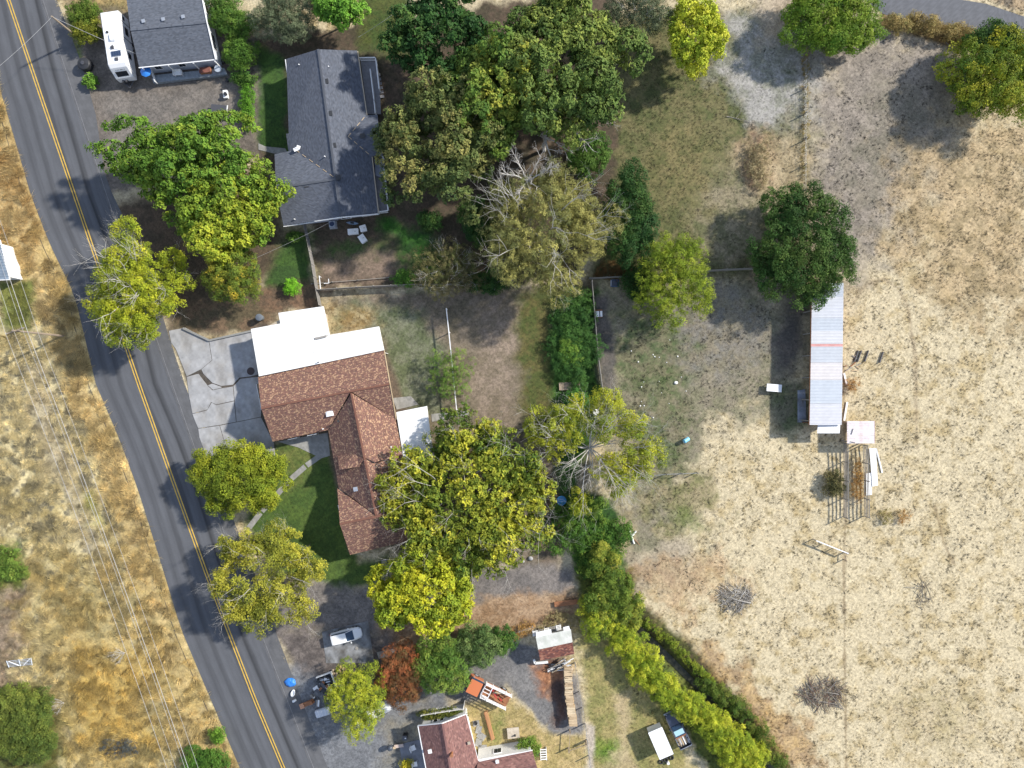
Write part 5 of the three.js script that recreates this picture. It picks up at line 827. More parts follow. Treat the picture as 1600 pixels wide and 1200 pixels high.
function brushPile(label, [u, v], [ru, rv], n, mats, seed) {
  const r = rng(seed * 97 + 1), b = P(u, v), t = thing('branch_pile', label, 'branch pile', V(b.x, 0, b.z)), sets = mats.map(() => []);
  for (let i = 0; i < n; i++) { const a = r() * 6.283, d = Math.sqrt(r()), c = P(u + Math.cos(a) * d * ru, v + Math.sin(a) * d * rv), h = relief(c.x, c.z) + .08 + (1 - d) * .7 * r(), az = r() * 6.283, L = .5 + 1.1 * r(), w = .02 + .03 * r() * r() * 2; let p = V(c.x - Math.cos(az) * L, h, c.z - Math.sin(az) * L), dir = V(Math.cos(az), .05, Math.sin(az)); for (let k = 0; k < 3; k++) { dir.add(V((r() - .5) * .4, (r() - .5) * .25, (r() - .5) * .4)).normalize(); const q = p.clone().addScaledVector(dir, L * .66); q.y = Math.max(.03, q.y); sets[i % mats.length].push([p, q, w * (1 - k * .25), w * (.75 - k * .25)]); p = q; } }
  mats.forEach((m, k) => part('branches', limbs(sets[k], 4), m, t, S)); return t;
}
BARK.red = mottled([.2, .12, .09], { size: 1, amp: .35 });
brushPile('heap of cut grey branches in the middle of the dry field', [1149, 933], [26, 18], 190, [BARK.pale, BARK.grey, BARK.grey], 4);
brushPile('sprawling heap of reddish brushwood at the lower end of the field', [1284, 1082], [34, 22], 260, [BARK.grey, BARK.red, BARK.grey, BARK.brown], 5);
brushPile('thin scatter of dark twigs near the far edge of the field', [1440, 928], [14, 20], 26, [BARK.brown, BARK.grey], 6);
deadTree('fallen_branch', 'fallen grey branch lying at the edge of the paddock', [1150, 184], [[1135, 182, .15, 1178, 192, .2, .06, 1], [1150, 185, .2, 1158, 174, .4, .04, 0]], { bark: 'grey', seed: 6 });
deadTree('fallen_branch', 'fallen dark branches below the lane in the dry field', [1480, 95], [[1455, 88, .15, 1486, 100, .2, .06, 0], [1478, 66, .2, 1498, 86, .2, .05, 0]], { bark: 'grey', seed: 7 });
for (const [u, v, l] of [[195, 1020, 'pale dead weed fanned out flat on the golden verge'], [100, 1098, 'orange dead weed fanned out on the verge beside the olive bush']]) { const t = []; for (let i = 0; i < 5; i++) { const a = 2.2 + i * .5; t.push([u, v, .2, u + Math.cos(a) * 20, v - Math.sin(a) * 12 + 4, .4, .03, 1]); } deadTree('dead_weed', l, [u, v], t, { bark: 'pale', seed: u }); }

// ---------------------------------------------------------------- grasses (nobody could count the blades)
function tuft(seed, n, h, lean, w, spread, wind = V(0, 0, 0)) {
  const r = rng(seed), pos = [];
  for (let i = 0; i < n; i++) { const a = r() * 6.283, b = r() * 6.283, d = r() * spread, x = Math.cos(b) * d, z = Math.sin(b) * d, L = h * (.6 + .6 * r()), k = lean * (.4 + r()), tx = x + (Math.cos(a) * .7 + wind.x) * L * k, tz = z + (Math.sin(a) * .7 + wind.z) * L * k, px = -Math.sin(a) * w, pz = Math.cos(a) * w; pos.push(x - px, 0, z - pz, x + px, 0, z + pz, tx, L * (1 - .3 * k), tz); }
  const g = new THREE.BufferGeometry(); g.setAttribute('position', new THREE.Float32BufferAttribute(pos, 3)); g.computeVertexNormals(); return g;
}
{
  const r = rng(4242), grassMat = std(0xffffff, { roughness: .9, side: THREE.DoubleSide });
  const sets = [['pasture_grass', 'short dry grass covering the fields and yards', tuft(1, 11, 1, 1, .07, .5), 190000, .045, .2, 1, .36], ['verge_grass', 'tall golden dry grass on the verge beside the road', tuft(2, 30, 1, 1.25, .055, .55, V(.55, 0, -.35)), 34000, .12, 9, 1.35, .44], ['field_weed', 'small dark weed tufts dotted over the dry field', tuft(9, 12, 1, 1.2, .12, .4), 60000, .06, .3, 1, .5], ['tall_grass', 'longer green and tan grass along the ditch and the garden edges', tuft(6, 14, 1, .9, .06, .45), 60000, .2, 9, 1, .3]];
  for (const [name, label, g, tries, lo, hi, big, thr] of sets) {
    const mats = [], cols = [], m = new THREE.Matrix4(), q = new THREE.Quaternion(), up = V(0, 1, 0);
    for (let i = 0; i < tries; i++) {
      const west = name === 'verge_grass', v = -50 + r() * 1300, u = west ? -70 + r() * (interp(ROAD_L, clamp(v, -150, 1330)) - 7 + 70) : 40 + r() * 1630;
      if (!west && u < interp(ROAD_R, v) + 22) continue;
      const i0 = clamp(((u - GU0) / GSPAN * GW) | 0, 0, GW - 1), j0 = clamp(((v - GV0) / GSPANV * GH) | 0, 0, GH - 1), k = j0 * GW + i0, weed = name === 'field_weed'; let L = glen[k] * (.6 + .7 * r());
      const cl = fbm(u * .11 + 40, v * .11 + 40, 2) * .6 + fbm(u * .035, v * .035, 2) * .4;
      if (L < lo || L > hi || cl < thr + .1 * r()) continue;
      const p = P(u, v); p.y = relief(p.x, p.z) - .01; let s = (.55 * L + .1) * big; if (weed) { if (u < 985 || r() < .35 || (v < 430 && u < 1262 && r() < .8)) continue; L = .12 + .1 * r(); s = .16 + .2 * r() * r(); }
      q.setFromAxisAngle(up, west ? (fbm(u * .02 + 9, v * .02, 2) - .5) * 5 + (r() - .5) * 1.2 : r() * 6.283); m.compose(p, q, V(s + .08 * r(), L, s + .08 * r())); mats.push(m.clone());
      const z = weed ? .3 + .3 * r() : west ? .62 + 1.02 * r() : .7 + .66 * r(), dry = r(); cols.push(RGB(gcol[k * 3] * z * (1 + .06 * dry), gcol[k * 3 + 1] * z * (1 + .05 * dry), gcol[k * 3 + 2] * z));
    }
    const im = new THREE.InstancedMesh(g, grassMat, mats.length); mats.forEach((x, i) => { im.setMatrixAt(i, x); im.setColorAt(i, cols[i]); });
    im.name = name; im.userData = { kind: 'stuff', label, category: 'grass' }; finish(im); scene.add(im);
  }
}

// ---------------------------------------------------------------- vehicles (own axes: x forward, y up, z to the right)
function parked(name, label, category, u, v, hgt, du, dv) { const p = at0(u, v, hgt), t = thing(name, label, category, p); t.rotation.y = heading(du, dv); return t; }
const rr = (w, h, y0, r = .12) => [[-w / 2, y0 + r], [-w / 2, y0 + h - r], [-w / 2 + r, y0 + h], [w / 2 - r, y0 + h], [w / 2, y0 + h - r], [w / 2, y0 + r], [w / 2 - r, y0], [-w / 2 + r, y0]];
function wheel(t, x, z, r = .32, w = .22) { const tyre = local('wheel', new THREE.CylinderGeometry(r, r, w, 20).rotateX(Math.PI / 2).translate(x, r, z), M.rubber, t); local('rim', new THREE.CylinderGeometry(r * .6, r * .6, w + .02, 14).rotateX(Math.PI / 2).translate(x, r, z), M.steel, tyre); }
const paint = (r, g, b, o = {}) => new THREE.MeshPhysicalMaterial({ color: RGB(r, g, b), roughness: .4, clearcoat: .7, clearcoatRoughness: .15, ...o });
M.carWhite = paint(.78, .78, .78);
M.screen = new THREE.MeshPhysicalMaterial({ color: RGB(.02, .05, .1), roughness: .05, specularIntensity: 1 });
{ // hatchback
  const t = parked('parked_car', 'white hatchback parked on the cracked concrete pad', 'car', 541, 994, .8, 48, -12);
  local('body', G.loft([[-2.18, rr(1.5, .5, .35)], [-2.1, rr(1.68, .62, .25)], [-1.2, rr(1.78, .7, .2, .16)], [.6, rr(1.78, .72, .2, .16)], [1.3, rr(1.74, .66, .2, .2)], [1.85, rr(1.56, .5, .25, .18)], [2.15, rr(1.1, .34, .3, .12)], [2.2, rr(.8, .22, .36, .08)]]), M.carWhite, t);
  local('cabin_glass', G.loft([[-2.0, rr(1.36, .1, .86, .04)], [-1.85, rr(1.42, .5, .86, .12)], [.1, rr(1.46, .55, .86, .14)], [.55, rr(1.42, .3, .88, .1)], [1.05, rr(1.36, .05, .86, .02)]]), M.screen, t);
  local('roof', G.loft([[-2.02, rr(1.26, .06, 1.34, .02)], [-1.8, rr(1.34, .09, 1.36, .03)], [-.2, rr(1.34, .1, 1.39, .04)], [.12, rr(1.28, .08, 1.36, .03)]]), M.carWhite, t);
  for (const s of [-1, 1]) { local('pillar', [G.beam(V(.1, 1.38, s * .62), V(1.02, .9, s * .68), .07, .06), G.beam(V(-1.9, 1.36, s * .6), V(-2.08, .9, s * .7), .1, .1)], M.carWhite, t); local('mirror', G.box(.14, .12, .22, .55, .98, s * .98), M.carWhite, t); local('headlight', G.box(.3, .12, .2, 1.88, .62, s * .62, s * -.5), M.steel, t); local('tail_light', G.box(.08, .3, .16, -2.14, .78, s * .7), std([.4, .02, .02]), t); for (const x of [-1.3, 1.35]) wheel(t, x, s * .78); }
  local('window_line', G.box(1.9, .05, .02, -.7, .9, -.78), M.carWhite, t);
}
function pickup(t, c, { bed = M.black, len = 5.2, glass = M.screen } = {}) {
  local('body', G.loft([[len * .5, rr(1.2, .35, .45)], [len * .47, rr(1.66, .5, .4)], [len * .3, rr(1.82, .62, .38)], [len * .16, rr(1.84, .66, .36)], [-len * .1, rr(1.86, .7, .36)], [-len * .12, rr(1.86, .7, .36)]]), c, t);
  local('cab', G.loft([[len * .17, rr(1.7, .06, 1.0, .02)], [len * .09, rr(1.6, .5, 1.0, .1)], [-len * .06, rr(1.56, .56, 1.0, .12)], [-len * .1, rr(1.6, .5, 1.0, .1)]]), c, t);
  local('windscreen', G.plate([V(len * .168, 1.08, -.72), V(len * .168, 1.08, .72), V(len * .096, 1.5, .66), V(len * .096, 1.5, -.66)].map(p => p.add(V(.03, .03, 0))), .03), glass, t);
  for (const s of [-1, 1]) { local('side_window', G.box(.7, .3, .03, len * .01, 1.28, s * .8), glass, t); local('bed_side', G.box(len * .38, .5, .08, -len * .31, .78, s * .88), c, t); local('mirror', G.box(.16, .16, .2, len * .13, 1.12, s * 1.0), c, t); local('headlight', G.box(.08, .16, .3, len * .49, .72, s * .55), M.steel, t); for (const x of [-len * .31, len * .33]) wheel(t, x, s * .82, .36, .24); }
  local('tailgate', G.box(.08, .5, 1.7, -len * .5, .78, 0), c, t); local('bed_floor', G.box(len * .38, .06, 1.7, -len * .31, .58, 0), bed, t); local('rear_window', G.box(.03, .28, 1.2, -len * .1, 1.3, 0), glass, t); local('bumper', G.box(.14, .16, 1.8, len * .51, .5, 0), M.steel, t);
}
{
  const t = parked('pickup_truck', 'dark blue pickup truck with a pale blue cab roof beside the hedge', 'truck', 1060, 1142, 1, -28, -58); pickup(t, paint(.02, .03, .06), {}); local('roof_panel', G.box(.75, .04, 1.35, .1, 1.585, 0), paint(.35, .55, .62), t); local('rust_band', G.box(.35, .05, 1.6, -.75, 1.05, 0), M.rust, t);
  const r = rng(9), lg = thing('plank_load', 'load of pale planks in the bed of the dark pickup truck', 'planks', t.position.clone()); lg.rotation.y = t.rotation.y; for (let k = 0; k < 9; k++) local('plank', G.box(1.3 + r() * .4, .07, .16, -1.55 + (r() - .5) * .3, .66 + (k % 2) * .08, -.72 + k * .18, (r() - .5) * .12), [M.freshWood, M.wood, M.sheetWhite][k % 3], lg);
  const rk = local('rack', [G.beam(V(-2.5, 1.1, -.85), V(-2.5, 1.1, .85), .06, .06), G.beam(V(-2.5, .95, -.88), V(-.8, 1.1, -.88), .05, .05), G.beam(V(-2.5, .95, .88), V(-.8, 1.1, .88), .05, .05), G.beam(V(-2.5, .6, -.85), V(-2.5, 1.1, -.85), .05, .05), G.beam(V(-2.5, .6, .85), V(-2.5, 1.1, .85), .05, .05)], M.steel, t);
  const w = parked('pickup_truck', 'white pickup truck half hidden under the upright yellow-green tree', 'truck', 582, 1113, 1, 60, -26); pickup(w, M.carWhite, { bed: M.metalDark });
}
{ // orange cab truck with white rack
  const t = parked('stake_truck', 'truck with an orange cab roof and a white slatted stake bed', 'truck', 763, 1080, 1.2, -62, -30), o = paint(.55, .16, .05, { roughness: .55 });
  local('body', G.loft([[3.2, rr(1.9, .5, .5)], [3.0, rr(2, .9, .45)], [1.3, rr(2, .95, .45)], [1.2, rr(2, .9, .45)]]), paint(.4, .13, .05), t); local('cab', G.loft([[3.05, rr(1.85, .5, 1.3)], [2.85, rr(1.9, .85, 1.3)], [1.35, rr(1.9, .9, 1.3)], [1.25, rr(1.85, .8, 1.3)]]), M.screen, t); local('cab_roof', G.box(1.75, .08, 1.98, 2.1, 2.23, 0), o, t);
  local('chassis', G.box(5.6, .2, .9, .3, .6, 0), M.metalDark, t); local('bed_floor', G.box(4, .12, 2, -1.2, .95, 0), M.rust, t);
  for (const s of [-1, 1]) { for (const y of [1.25, 1.6, 1.95]) local('rail', G.box(4, .16, .05, -1.2, y, s * .98), M.whiteTrim, t); for (const x of [.75, -.3, -1.3, -2.3, -3.15]) local('stake', G.box(.1, 1.15, .1, x, 1.5, s * .98), M.whiteTrim, t); local('mirror', G.box(.1, .3, .2, 2.7, 1.6, s * 1.15), M.steel, t); for (const x of [-2, 2.3]) wheel(t, x, s * .86, .42, .28); }
  for (const y of [1.25, 1.6, 1.95]) local('rail', G.box(.05, .16, 1.95, .8, y, 0), M.whiteTrim, t); local('rack_bar', G.box(.1, .1, 1.96, -.2, 2.06, 0), M.whiteTrim, t); for (const z of [-.5, 0, .5]) local('rack_bar', G.box(1, .06, .08, .3, 2.06, z), M.whiteTrim, t);
  const l = thing('scrap_load', 'red and brown scrap lying in the white slatted truck bed', 'scrap', t.position.clone()), r = rng(3); l.rotation.y = t.rotation.y; for (let k = 0; k < 9; k++) local('board', G.box(.9 + r() * 1.4, .1, .22, -1.4 + (r() - .5) * 1.5, 1.08 + k * .03, (r() - .5) * 1.3, (r() - .5) * 1.4), [M.rust, std([.4, .05, .04]), M.freshWood, M.rust][k % 4], l);
}
{ // white box trailer
  const t = parked('box_trailer', 'white flat topped box trailer on the grass beside the dark pickup truck', 'trailer', 1032, 1160, 1.7, -19, -44);
  local('box', G.loft([[-2.0, rr(2, 1.4, .5, .05)], [2.0, rr(2, 1.4, .5, .05)]]), M.whiteWall, t); local('roof', G.box(4.1, .06, 2.1, 0, 1.95, 0), mottled([.78, .79, .8], { amp: .05, size: 3 }), t); local('drawbar', [G.beam(V(-2, .5, -.5), V(-3, .45, 0), .08, .08), G.beam(V(-2, .5, .5), V(-3, .45, 0), .08, .08)], M.metalDark, t); for (const s of [-1, 1]) wheel(t, 0, s * .9, .33, .2);
  const p = at0(1043, 1186, .3), q = thing('tyre_pile', 'pile of old tyres and a white drum behind the box trailer', 'tyres', p); for (const [x, z] of [[-.9, .5], [-.2, .2], [.6, -.1]]) local('tyre', new THREE.TorusGeometry(.26, .1, 8, 16).rotateX(Math.PI / 2).translate(x, .1, z), M.rubber, q); local('drum', new THREE.CylinderGeometry(.2, .2, .4, 12).translate(.1, .2, .6), M.whiteTrim, q);
}
{ // travel trailer
  const t = parked('travel_trailer', 'long white travel trailer with roof vents and a solar panel', 'trailer', 177, 62, 3.1, 13, 86), Y = .55, m = mottled([.8, .8, .8], { amp: .04, size: 4, grain: .02, rough: .4 });
  local('body', G.loft([[-3.9, rr(2.5, 2.45, Y, .08)], [-3.85, rr(2.56, 2.6, Y, .12)], [3.3, rr(2.56, 2.6, Y, .12)], [3.75, rr(2.54, 2.3, Y, .14)], [4.6, rr(2.5, 1.0, Y, .1)], [4.65, rr(2.45, .4, Y, .06)]]), m, t);
  local('front_window', G.plate([V(4.05, 2.36, -.8), V(4.05, 2.36, .8), V(4.42, 1.7, .8), V(4.42, 1.7, -.8)].map(p => p.add(V(.06, .05, 0))), .03), M.glass, t);
  local('lettering', [[-.62, .16], [-.2, .4], [.24, .22], [.52, .12]].map(([z, w]) => G.box(.02, .1, w, 3.94, 2.56, z)), M.dark, t, S);
  const sp = local('solar_panel', G.box(.75, .06, 1.35, 2.0, Y + 2.66, -.15), M.steel, t); for (let i = 0; i < 4; i++) local('cell', G.box(.66, .02, .3, 2.0, Y + 2.7, -.65 + i * .33), std([.03, .05, .1], { roughness: .2 }), sp);
  for (const [x, z] of [[1.1, .25], [2.75, -.1]]) local('roof_vent', G.box(.42, .12, .42, x, Y + 2.66, z), M.metalDark, t); local('roof_cap', new THREE.CylinderGeometry(.17, .17, .12, 12).translate(-1.1, Y + 2.65, .62), M.dark, t); local('air_unit', G.loft([[-.9, rr(.6, .16, Y + 2.6, .05)], [-.6, rr(.8, .24, Y + 2.6, .06)], [.1, rr(.8, .24, Y + 2.6, .06)], [.25, rr(.6, .12, Y + 2.6, .04)]]), m, t);
  for (const z of [.4, .6]) local('plumbing_vent', new THREE.CylinderGeometry(.06, .06, .14, 8).translate(.4 + z, Y + 2.66, z - .2), M.dark, t);
  const sd = -1; for (const [x, w, y, h] of [[-3.3, .5, 2.1, .5], [-1.6, 1.1, 1.7, .8], [1.9, .8, 1.8, .7]]) local('window', G.box(w, h, .04, x, y, sd * 1.29), M.glass, t); for (const x of [-2.7, -.4]) local('slide_trim', G.box(.06, 1.9, .05, x, 1.75, sd * 1.29), M.dark, t); local('door', G.box(.7, 1.8, .04, .8, 1.6, sd * 1.29), M.whiteTrim, t);
  local('window', G.box(.5, .5, .12, .9, 2.6, 1.3), M.dark, t); local('awning_arm', G.beam(V(3.4, 2.9, sd * 1.33), V(4.3, 1.2, sd * 1.36), .08, .08), M.whiteTrim, t);
  for (const x of [-.9, 0]) for (const s of [-1, 1]) wheel(t, x, s * 1.1, .36, .2); local('drawbar', [G.beam(V(4.5, .5, -.8), V(5.6, .5, 0), .1, .12), G.beam(V(4.5, .5, .8), V(5.6, .5, 0), .1, .12)], M.metalDark, t);
  const bt = at0(198, 129, .5), bx = thing('gas_bottles', 'dark covered gas bottles on the trailer drawbar', 'gas bottles', bt); for (const x of [-.2, .22]) local('bottle', new THREE.LatheGeometry([[0, 0], [.2, 0], [.2, .5], [.12, .66], [.06, .72], [0, .72]].map(p => new THREE.Vector2(...p)), 14).translate(x, .45, 0), M.metalDark, bx); local('tray', G.box(.9, .06, .5, 0, .42, 0), M.metalDark, bx);
}
// ---------------------------------------------------------------- yard things
function lathe(name, label, cat, u, v, prof, mat, { parts = [], n = 20, y = 0, group, tilt = 0 } = {}) { const p = P(u, v), t = thing(name, label, cat, V(p.x, y + relief(p.x, p.z), p.z), group); local('shell', new THREE.LatheGeometry(prof.map(q => new THREE.Vector2(...q)), n), mat, t); for (const [nm, pr, mt] of parts) local(nm, new THREE.LatheGeometry(pr.map(q => new THREE.Vector2(...q)), n), mt, t); if (tilt) t.rotation.z = tilt; return t; }
lathe('water_tank', 'squat black plastic tank on the dirt beside the road', 'tank', 137, 104, [[0, 0], [.85, 0], [.9, .1], [.9, .9], [.75, 1.05], [.3, 1.1], [.3, 1.18], [0, 1.18]], M.black, { parts: [['lid', [[0, 1.18], [.26, 1.18], [.26, 1.24], [0, 1.24]], M.metalDark]] });
lathe('paddling_pool', 'round bright blue paddling pool in the shade beside the locust', 'pool', 877, 782, [[0, .02], [.56, .02], [.58, .3], [.66, .34], [.7, .3], [.66, 0], [0, 0]], std([.05, .35, .75], { roughness: .4 }), { parts: [['water', [[0, .2], [.55, .2]], std([.03, .25, .6], { roughness: .08 })]] });
lathe('barrel', 'light blue plastic barrel lying in the paddock grass', 'barrel', 1075, 685, [[0, 0], [.28, 0], [.31, .1], [.29, .45], [.31, .8], [.28, .92], [.1, .94], [0, .94]], std([.2, .5, .68], { roughness: .45 }), { parts: [['bung', [[0, .94], [.06, .94], [.06, .98], [0, .98]], M.whiteTrim]] }).rotation.set(0, .5, 1.2);
scene.children[scene.children.length - 1].position.y += .32;
lathe('dustbin', 'grey wheelie bin at the corner of the white flat roof', 'bin', 409, 497, [[0, 0], [.38, 0], [.46, 1], [.5, 1.02], [.5, 1.1], [0, 1.16]], mottled([.16, .18, .2], { size: 1 }), { parts: [['lid', [[0, 1.16], [.4, 1.14], [.44, 1.2], [0, 1.25]], std([.12, .14, .17])]] });
lathe('manhole_cover', 'round dark iron cover set in the driveway beside the garage', 'cover', 392, 580, [[0, .1], [.5, .1], [.55, .07], [.55, 0], [0, 0]], mottled([.06, .045, .045], { size: 1 }));
lathe('stone_ring', 'round grey stone slab on the cracked parking pad', 'stone', 557, 1013, [[0, .12], [.2, .12], [.25, .06], [.25, .0], [0, 0]], M.greyWood);
for (const [u, v, l] of [[356, 127, 'black pot standing below the porch corner'], [343, 100, 'black planter on the ground by the porch steps'], [350, 97, 'dark planter tucked against the clipped bush'], [743, 1128, 'black pot on the dry grass beside the plum roof']]) lathe('plant_pot', l, 'pot', u, v, [[0, 0], [.18, 0], [.26, .36], [.3, .36], [.3, .42], [.24, .42], [.22, .3], [0, .3]], M.black);
function boxThing(name, label, cat, u, v, pieces, ry = 0, y = 0, group) { const p = P(u, v), t = thing(name, label, cat, V(p.x, y + relief(p.x, p.z), p.z), group); t.rotation.y = ry; for (const [nm, g, m] of pieces) local(nm, g, m, t); return t; }
const chair = (l, u, v, ry, m, y = 0, s = 1) => boxThing('garden_chair', l, 'chair', u, v, [['seat', G.box(.55 * s, .06, .55 * s, 0, .42, 0), m], ['backrest', G.box(.06, .5, .55 * s, -.27 * s, .68, 0), m], ...[[-1, -1], [-1, 1], [1, -1], [1, 1]].map(([a, b]) => ['leg', G.box(.05, .42, .05, a * .24 * s, .21, b * .24 * s), m])], ry, y);
boxThing('blue_umbrella', 'folded out bright blue umbrella on the porch end', 'umbrella', 240, 122, [['canopy', new THREE.ConeGeometry(.78, .35, 8).translate(0, 1.75, 0), M.blue], ['pole', G.rod(V(0, 0, 0), V(0, 1.9, 0), .03), M.steel], ['base', new THREE.CylinderGeometry(.25, .28, .1, 12).translate(0, .05, 0), M.metalDark]], 0, .5);
boxThing('porch_bench', 'white bench seat standing on the grey porch', 'bench', 283, 119, [['seat', G.box(1.15, .08, .6, 0, .45, 0), M.whiteTrim], ['backrest', G.box(1.15, .5, .08, 0, .7, -.3), M.whiteTrim], ['arm', G.box(.08, .3, .6, -.58, .6, 0), M.whiteTrim], ['arm', G.box(.08, .3, .6, .58, .6, 0), M.whiteTrim], ['leg', G.box(.08, .45, .5, -.5, .22, 0), M.whiteTrim], ['leg', G.box(.08, .45, .5, .5, .22, 0), M.whiteTrim]], .1, .5);
boxThing('porch_box', 'brown timber chest on the grey porch', 'chest', 325, 114.5, [['chest', G.box(1.5, .5, .7, 0, .25, 0), M.rust], ['lid', G.box(1.56, .08, .76, 0, .54, 0), mottled([.2, .08, .06], { size: 1 })]], .1, .5);
boxThing('glass_table', 'round glass table on the porch corner', 'table', 346, 113, [['top', new THREE.CylinderGeometry(.5, .5, .04, 18).translate(0, .7, 0), std([.4, .45, .52], { roughness: .15 })], ['stem', G.rod(V(0, 0, 0), V(0, .7, 0), .05), M.steel], ['foot', new THREE.CylinderGeometry(.3, .3, .04, 12).translate(0, .02, 0), M.steel]], 0, .5);
boxThing('white_planter', 'white box planter with a dark pot by the hedge strip', 'planter', 354, 149, [['box', G.box(.6, .5, 1.1, 0, .25, 0), M.whiteTrim], ['pot', new THREE.CylinderGeometry(.25, .2, .4, 12).translate(.1, .6, .1), M.black]], .1);
boxThing('tarpaulin', 'dark tarpaulin stretched on a white pole at the yard end', 'tarp', 344, 172, [['sheet', G.box(2.2, .06, 1.1, 0, .5, 0), M.metalDark], ['edge_pole', G.box(.12, .1, 1.8, 1.2, .5, .3), M.whiteTrim], ['leg', G.box(.08, .5, .08, -1, .25, -.4), M.metalDark], ['leg', G.box(.08, .5, .08, 1, .25, .4), M.metalDark]], -.1);
boxThing('air_conditioner', 'square grey air conditioner on a pad below the slate roof', 'air conditioner', 521, 352, [['casing', G.box(.85, .8, .85, 0, .45, 0), mottled([.36, .39, .44], { size: 1 })], ['fan_grille', new THREE.CylinderGeometry(.34, .34, .04, 18).translate(0, .87, 0), std([.04, .06, .12])], ['pad', G.box(1.1, .1, 1.1, 0, .05, 0), M.concrete]], .1);
boxThing('kayak', 'grey-blue kayak lying against the slate house wall', 'kayak', 551, 349, [['hull', G.loft([[-.85, rr(.08, .1, .12, .02)], [-.4, rr(.4, .24, .05, .08)], [.4, rr(.42, .24, .05, .08)], [.85, rr(.08, .1, .12, .02)]]), std([.2, .27, .36], { roughness: .4 })], ['cockpit', G.box(.5, .03, .24, 0, .3, 0), M.dark]], -.1);
for (const [u, v, w, d, ry, l] of [[553, 363, 1.45, .75, .08, 'long white plastic table on the shaded garden soil'], [568.5, 358, .85, .85, .3, 'square white plastic crate beside the long white table'], [567.5, 374, .85, 1.1, .6, 'white plastic chest turned at an angle to the long white table']]) boxThing('garden_chest', l, 'chest', u, v, [['chest', G.box(w, .5, d, 0, .25, 0), M.whiteTrim], ['lid', G.box(w + .06, .07, d + .06, 0, .54, 0), M.membrane], ['handle', G.box(.2, .04, .05, w * .2, .59, 0), M.greyWood]], ry);
boxThing('tube_rack', 'white tubular frame leaning at the fence corner', 'rack', 506, 443, [['tube', G.box(.1, .1, 2, -.3, .9, 0), M.whiteTrim], ['tube', G.box(.7, .08, .08, .5, .5, .1), M.whiteTrim], ['tube', G.box(.08, .08, .6, .85, .5, -.2), M.whiteTrim], ['leg', G.box(.08, .9, .08, -.3, .45, .9), M.whiteTrim], ['leg', G.box(.08, .9, .08, -.3, .45, -.9), M.whiteTrim]], .1);
boxThing('blue_hoop', 'blue hoop sprinkler frame on the soil under the golden tree', 'hoop', 764, 452, [['hoop', new THREE.TorusGeometry(.45, .05, 6, 20).rotateX(Math.PI / 2).translate(0, .1, 0), std([.1, .32, .5])], ['stick', G.box(.08, .08, .7, .8, .1, -.2), M.whiteTrim]]);
boxThing('bee_box', 'white box on a pallet beside the reed bed fence', 'box', 935, 490, [['box', G.box(.95, .5, .8, 0, .4, .1), M.whiteTrim], ['pallet', G.box(1.1, .14, 1.1, 0, .07, 0), M.rust], ['strap', G.box(.12, .03, .85, .1, .67, .1), M.dark]], .05);
boxThing('water_trough', 'dark blue trough under the lime green willow', 'trough', 960, 443, [['side', G.box(1.1, .5, .08, 0, .25, -.45), std([.06, .1, .18])], ['side', G.box(1.1, .5, .08, 0, .25, .45), std([.06, .1, .18])], ['end', G.box(.08, .5, .9, -.55, .25, 0), M.steel], ['end', G.box(.08, .5, .9, .55, .25, 0), std([.06, .1, .18])], ['water', G.box(1.05, .04, .86, 0, .38, 0), std([.02, .03, .05], { roughness: .1 })]]);
boxThing('feed_bunk', 'white topped feed bunk standing in the paddock', 'feeder', 1207, 606, [['tray', G.box(2.1, .12, 1.05, 0, .62, 0), M.sheetWhite], ['lip', G.box(2.1, .12, .06, 0, .7, .5), M.sheetWhite], ...[[-1, -1], [-1, 1], [1, -1], [1, 1]].map(([a, b]) => ['leg', G.box(.1, .6, .1, a * .9, .3, b * .4), M.greyWood])], -.08);
{ // plank bridge over the wet strip
  const p = P(890, 603), t = thing('plank_bridge', 'small timber plank bridge across the reed bed', 'bridge', V(p.x, 0, p.z)); for (let k = 0; k < 12; k++) local('plank', G.box(.22, .06, 1.1, -1.4 + k * .25, .3, 0, .02 * (k % 3)), k % 2 ? M.wood : mottled([.36, .28, .2], { size: 1 }), t); for (const z of [-.4, .4]) local('beam', G.box(3, .12, .12, 0, .2, z), M.greyWood, t); for (const x of [-1.3, 1.3]) local('footing', G.box(.3, .2, 1, x, .07, 0), M.greyWood, t); t.rotation.y = .05;
}
boxThing('white_boulders', 'white bleached logs lying on the grass beside the brambles', 'logs', 985, 836, [['log', G.rod(V(-.3, .14, -1.0), V(.5, .14, 1.2), .16, .12, 8), M.membrane], ['log', G.rod(V(.2, .14, .1), V(.8, .14, -.6), .15, .12, 8), M.membrane], ['branch', G.rod(V(.6, .1, .6), V(1.3, .1, 1.4), .05, .03), M.rust]]);
boxThing('feed_sack', 'white sack lying in the yellow leaves of the half dead locust', 'sack', 930, 645, [['sack', G.loft([[-.5, rr(.4, .1, 0, .03)], [-.3, rr(.8, .32, 0, .12)], [.3, rr(.8, .34, 0, .12)], [.55, rr(.4, .12, 0, .03)]]), M.membrane], ['tie', G.box(.1, .08, .25, .6, .05, 0), M.wood]], .8);
for (const [u, v, r] of [[829, 872, .3], [823, 851, .24], [826, 842, .2], [817, 877, .22]]) boxThing('garden_stone', 'pale rounded stone along the path under the large yellow-green tree', 'stone', u, v, [['stone', new THREE.IcosahedronGeometry(r, 1).scale(1.2, .7, 1).translate(0, r * .5, 0), M.concrete]], u, 0, 'pale stones under the large tree');
